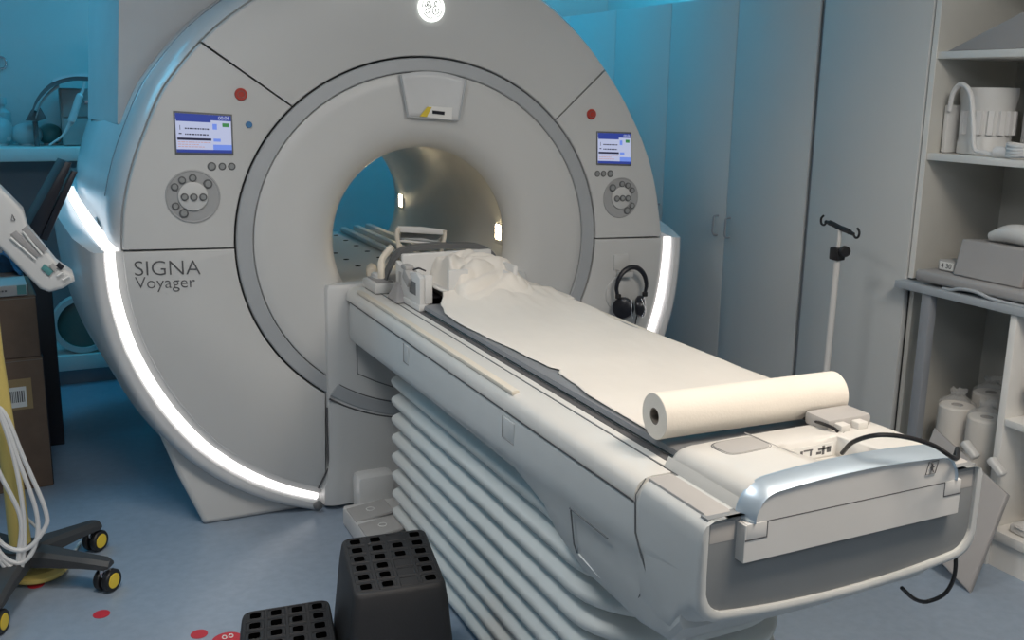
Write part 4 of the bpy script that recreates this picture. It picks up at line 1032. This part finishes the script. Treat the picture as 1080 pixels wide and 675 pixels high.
q = MB(); q.box((1.93, -2.1, .135), (1.95, -1.326, .864)); q.build('unit_back', CABI, uc)

# things on the shelves
def strap(q, c, r, a, z0, z1, w=.03, t=.02):
    d = Vector((math.cos(a), math.sin(a), 0)); s2 = Vector((-d.y, d.x, 0)); c = Vector(c)
    P = [c+d*r-s2*w/2, c+d*r+s2*w/2, c+d*(r+t)+s2*w*.35, c+d*(r+t)-s2*w*.35]
    q.loft([[Vector((p.x, p.y, z)) for p in P] for z in (z0, z1)])
cy = thing('knee_coil', 'white cylindrical coil with clips and a looped cable on the middle shelf', 'coil', (1.70, -1.0, 1.352))
cc = Vector((1.70, -.965, 1.352)); hC = .228
q = MB(); q.lathe(cc, [(.080, 0), (.088, .004), (.087, .04), (.084, .05), (.087, .16), (.093, .20), (.093, hC), (.083, hC), (.077, .02), (.080, 0)], n=56, caps=False); q.lathe(cc, [(.0001, .003), (.082, .003), (.082, .012), (.0001, .012)], n=32); q.build('coil_barrel', COILW, cy)
for a in (3.55, 3.95, 4.35, 4.72, 5.1, 2.9):
    q = MB(); strap(q, cc, .084, a, 1.352+.07, 1.352+.15, .024, .013); q.build('coil_clip', CABLEW, cy)
q = MB(); q.box((1.60, -.885, 1.354), (1.70, -.868, 1.52), .005); q.build('side_wing', COILW, cy)
q = MB(); q.tube(bez([(1.60, -.89, 1.50), (1.59, -.905, 1.56), (1.585, -.94, 1.59), (1.58, -.985, 1.56), (1.578, -1.01, 1.47), (1.575, -1.03, 1.38), (1.575, -1.07, 1.366), (1.575, -1.13, 1.362)], 8), .0085, 10); q.build('coil_cable', CABLEW, cy)
q = MB(); q.lathe((1.575, -1.115, 1.372), [(.0001, 0), (.018, 0), (.018, .05), (.0001, .05)], axis=(0, -1, 0), n=18); q.build('cable_plug', CABLEW, cy)
c2 = thing('flat_coil', 'pale ribbed coil with cable at the right end of the middle shelf', 'coil', (1.72, -1.24, 1.352))
q = MB(); q.box((1.70, -1.185, 1.352), (1.80, -1.095, 1.56), .02, seg=4); q.build('coil_case', PADG, c2)
q = MB(); q.box((1.65, -1.26, 1.352), (1.74, -1.195, 1.49), .02, seg=4); q.build('coil_case', PADG, c2)
q = MB()
for k in range(4): q.box((1.696, -1.128-k*.014, 1.37), (1.701, -1.133-k*.014, 1.54), .001)
q.build('coil_ribs', COILW, c2)
q = MB(); q.tube(bez([(1.83, -1.08, 1.50), (1.83, -1.10, 1.60), (1.83, -1.18, 1.62), (1.78, -1.30, 1.57), (1.78, -1.34, 1.5)], 8), .008, 8)
q.build('coil_cable', CABLEW, c2)
q = MB(); q.tube([(1.60+.055*math.cos(a*pi/10), -1.22+.07*math.sin(a*pi/10), 1.362+a*.0005+.004*math.sin(a*.6)) for a in range(72)], .0075, 8)
q.build('coil_cable', CABLEW, c2)
# grey wedge foam on top shelf
q = MB(); q.prism([(1.57, -.875, 1.701), (1.57, -1.6, 1.701), (1.57, -1.6, 2.0)], (.33, 0, 0), bev=.006)
tag(q.build('foam_wedge', FOAM), 'large grey foam wedge on the top shelf', 'foam wedge')
# counter cushions
q = MB(); Pp = [(1.535, -.90), (1.535, -1.55), (1.85, -1.55), (1.85, -.90)]
q.box((1.50, -1.62, .905), (1.86, -.90, .945), .014, seg=4)
tag(q.build('flat_cushion', FOAM), 'flat grey padded board lying on the counter', 'cushion')
q = MB(); q.tube(bez([(1.51, -1.02, .896), (1.505, -1.06, .899), (1.50, -1.10, .910), (1.50, -1.16, .912), (1.50, -1.22, .901), (1.505, -1.30, .897), (1.51, -1.40, .897)], 8), .006, 8)
tag(q.build('grey_strap', COUNT), 'grey-blue strap end looping from under the flat cushion', 'strap')
q = MB(); q.loft([[Vector((x, y, z)) for x, z in ((1.53, .946), (1.80, .946), (1.80, 1.055), (1.56, 1.07))] for y in (-1.035, -1.30)])
o = q.build('cushion_block', FOAM, angle=30); md = o.modifiers.new('b', 'BEVEL'); md.width = .006; md.segments = 2
tag(o, 'blocky grey foam cushion standing on the padded board', 'cushion')
lt = thing('label_strip', 'small grey box with a white number label beside the foam block', 'box', (1.6, -.985, .946))
q = MB(); q.box((1.56, -1.03, .946), (1.64, -.945, .985), .006); q.build('case', PADG, lt)
q = MB(); q.box((1.5585, -1.014, .952), (1.5605, -.955, .98)); q.build('white_label', LABW, lt)
text_mesh('number_text', '4 30', INK, lt, (1.558, -.962, .958), .044, (0, -1, 0), (0, 0, 1), thick=.0005)
q = MB(); q.box((1.54, -1.50, .946), (1.66, -1.32, 1.05), .02, seg=4)
tag(q.build('grey_coil_case', PADG), 'grey moulded case at the right edge of the counter', 'case')
q = MB()
def dome(u, v):
    y = -1.13-.30*u; a = pi*v
    return Vector((1.76-.12*math.cos(a), y, 1.03+.12*math.sin(a)*(math.sin(pi*min(1, u*1.3+.12))**.5)))
q.grid(dome, 20, 16); tag(q.build('curved_coil_cover', COILW, solid=.012), 'white curved coil cover behind the grey foam block', 'coil cover')
q = MB(); q.tube(bez([(1.62, -1.10, 1.085), (1.62, -1.18, 1.105), (1.62, -1.28, 1.10), (1.62, -1.34, 1.09)], 6), [.016+.018*math.sin(pi*k/18) for k in range(19)], 14)
tag(q.build('white_cushion', COILW), 'small rounded white cushion resting on the grey foam block', 'cushion')
# wrapped paper rolls
for (x, y, lab) in ((1.64, -1.03, 'plastic-wrapped white paper roll nearest the grey post under the counter'), (1.62, -1.17, 'plastic-wrapped white paper roll in the middle under the counter'), (1.80, -1.04, 'plastic-wrapped paper roll standing behind the others'), (1.70, -1.262, 'plastic-wrapped paper roll squeezed against the white unit')):
    rl = thing('wrapped_roll', lab, 'paper roll', (x, y, .19), 'wrapped rolls under the counter'); r_ = .062 if y > -1.2 else .034
    ht = .27 if x < 1.75 else .30
    q = MB(); q.lathe((x, y, .19), [(.02, 0), (r_, 0), (r_, ht-.006), (r_-.006, ht), (.02, ht), (.018, ht-.05), (.0001, ht-.05)], n=32, caps=False); q.build('rolled_paper', PAPER, rl)
    q = MB(); q.lathe((x, y, .19), [(.0195, ht-.05), (.021, ht+.001), (.0175, ht+.001), (.016, ht-.05)], n=20, caps=False); q.build('roll_core', CARD, rl)
    q = MB(); secs = []
    for k, (rr2, zz) in enumerate([(1.04, 0), (1.05, .1), (1.05, ht-.02), (1.0, ht+.008), (.7, ht+.02), (.35, ht+.035), (.5, ht+.055)]):
        secs.append([Vector((x+r_*rr2*math.cos(a*pi/20)*(1+.06*nz(a, k, 1.3)), y+r_*rr2*math.sin(a*pi/20)*(1+.06*nz(a, k, 1.1, 4)), .191+zz+(.01*nz(a, k, 2.1, 8) if k > 3 else 0))) for a in range(40)])
    q.loft(secs, caps=False); q.build('plastic_wrap', WRAP, rl, angle=60)
# coils in the under-counter unit
def case_item(name, label, x0, x1, y0, y1, z0, z1, m):
    t = thing(name, label, 'coil', ((x0+x1)/2, (y0+y1)/2, z0))
    q = MB(); q.loft([[Vector((x, y, z)) for x, y in ((x0+i, y0-i), (x1-i, y0-i), (x1-i, y1+i), (x0+i, y1+i))] for z, i in ((z0, 0), (z0+(z1-z0)*.6, .0), (z1-.01, .02), (z1, .03))])
    o = q.build('coil_case', m, t, angle=30); md = o.modifiers.new('b', 'BEVEL'); md.width = .008; md.segments = 3
    q = MB(); q.box((x0-.004, y0-.02, z0+(z1-z0)*.5), (x0+.004, y1+.02, z0+(z1-z0)*.56), .001); q.build('case_seam', COILW, t)
case_item('grey_coil_case', 'large grey flat coil case on the upper shelf of the white unit, topmost', 1.52, 1.80, -1.37, -1.62, .635, .70, PADG)
case_item('grey_coil_case', 'light grey coil case lying on the shelf of the white unit, lower one', 1.53, 1.80, -1.40, -1.62, .521, .60, PADG)
q = MB(); q.box((1.56, -1.62, .60), (1.80, -1.38, .634), .004); tag(q.build('folded_pad', FOAM), 'grey pad between the two coil cases', 'pad')
case_item('surface_coil', 'white surface coil on the bottom shelf of the white unit, lower one', 1.53, 1.78, -1.37, -1.62, .136, .185, COILW)
case_item('surface_coil', 'white surface coil stacked on another at the bottom of the white unit', 1.56, 1.78, -1.40, -1.62, .186, .25, COILW)
case_item('surface_coil', 'small white coil on top of the bottom stack of coils', 1.60, 1.78, -1.42, -1.60, .251, .31, COILW)

# leaning grey board
BRp = at(1022, 625, 2, .004); TR = at(1063, 521, 0, 1.45); TLp = at(985, 450, 0, 1.45); BLp = BRp+(TLp-TR)
BLp.z = max(BLp.z, .004)
bd = thing('leaning_board', 'grey padded board leaning against the storage unit behind the table end', 'board', tuple(BRp))
nrm = (TR-BRp).cross(TLp-TR).normalized(); 
if nrm.x < 0: nrm = -nrm
q = MB(); q.prism([BRp, TR, TLp, BLp], nrm*.028, bev=.008, seg=3); q.build('board_pad', FOAM, bd)
for uv in ((1022, 474), (1050, 492)):
    p = at(*uv, 0, 1.475); q = MB()
    q.box((p.x-.012, p.y-.036, p.z-.014), (p.x+.02, p.y+.032, p.z+.012), .008, 3, rot=Matrix.Rotation(.62, 3, 'X')); q.build('board_handle', COILW, bd)

# ------------------------------------------------------------------ drip stand
iv = Vector((1.30, -.715, 0))
ivt = thing('drip_stand', 'slim white drip stand with black double hook in front of the tall panel', 'drip stand', tuple(iv))
pt = at(885, 241, 0, 1.30); zt = pt.z
q = MB(); q.tube([(iv.x, iv.y, .03), (iv.x, iv.y-.012, zt-.08)], .0125, 16); q.build('lower_pole', COILW, ivt)
q = MB(); q.tube([(iv.x, iv.y-.010, zt-.12), (iv.x, iv.y-.012, zt)], .008, 12); q.build('upper_pole', COILW, ivt)
q = MB(); q.box((iv.x-.02, iv.y-.032, zt-.115), (iv.x+.02, iv.y+.012, zt-.068), .006); q.lathe((iv.x, iv.y-.045, zt-.078), [(.0001, -.012), (.014, -.012), (.020, -.006), (.020, .006), (.014, .012), (.0001, .012)], axis=(-.5, -1, 0), n=20); q.build('clamp_knob', BLACK, ivt)
q = MB(); hpz = zt+.003
q.tube(bez([(iv.x, iv.y+.062, hpz+.012), (iv.x, iv.y+.03, hpz+.010), (iv.x, iv.y-.012, hpz), (iv.x, iv.y-.05, hpz-.006), (iv.x, iv.y-.08, hpz-.014)], 6), [.007]*4+[.010]*17+[.007]*4, 8)
q.build('hook_bar', BLACK, ivt)
for s, y in ((1, iv.y+.065), (-1, iv.y-.085)):
    z = hpz+(.012 if s > 0 else -.012)
    q = MB(); q.tube(bez([(iv.x, y-.008*s, z), (iv.x, y+.004*s, z-.012), (iv.x, y+.018*s, z-.008), (iv.x, y+.021*s, z+.010), (iv.x, y+.010*s, z+.022)], 6), .0042, 8); q.build('hook', BLACK, ivt)
q = MB()
for k in range(5):
    a = 2*pi*k/5+.3; d = Vector((math.cos(a), math.sin(a), 0)); q.tube([iv+Vector((0, 0, .07)), iv+d*.12+Vector((0, 0, .055)), iv+d*.18+Vector((0, 0, .045))], [.014, .011, .009], 8)
q.build('star_base', COILW, ivt)
for k in range(5):
    a = 2*pi*k/5+.3; d = Vector((math.cos(a), math.sin(a), 0)); s2 = Vector((-d.y, d.x, 0))
    q = MB(); q.lathe(iv+d*.18+Vector((0, 0, .024)), [(.0001, -.012), (.024, -.012), (.024, .012), (.0001, .012)], axis=s2, n=20); q.build('caster', BLACK, ivt)
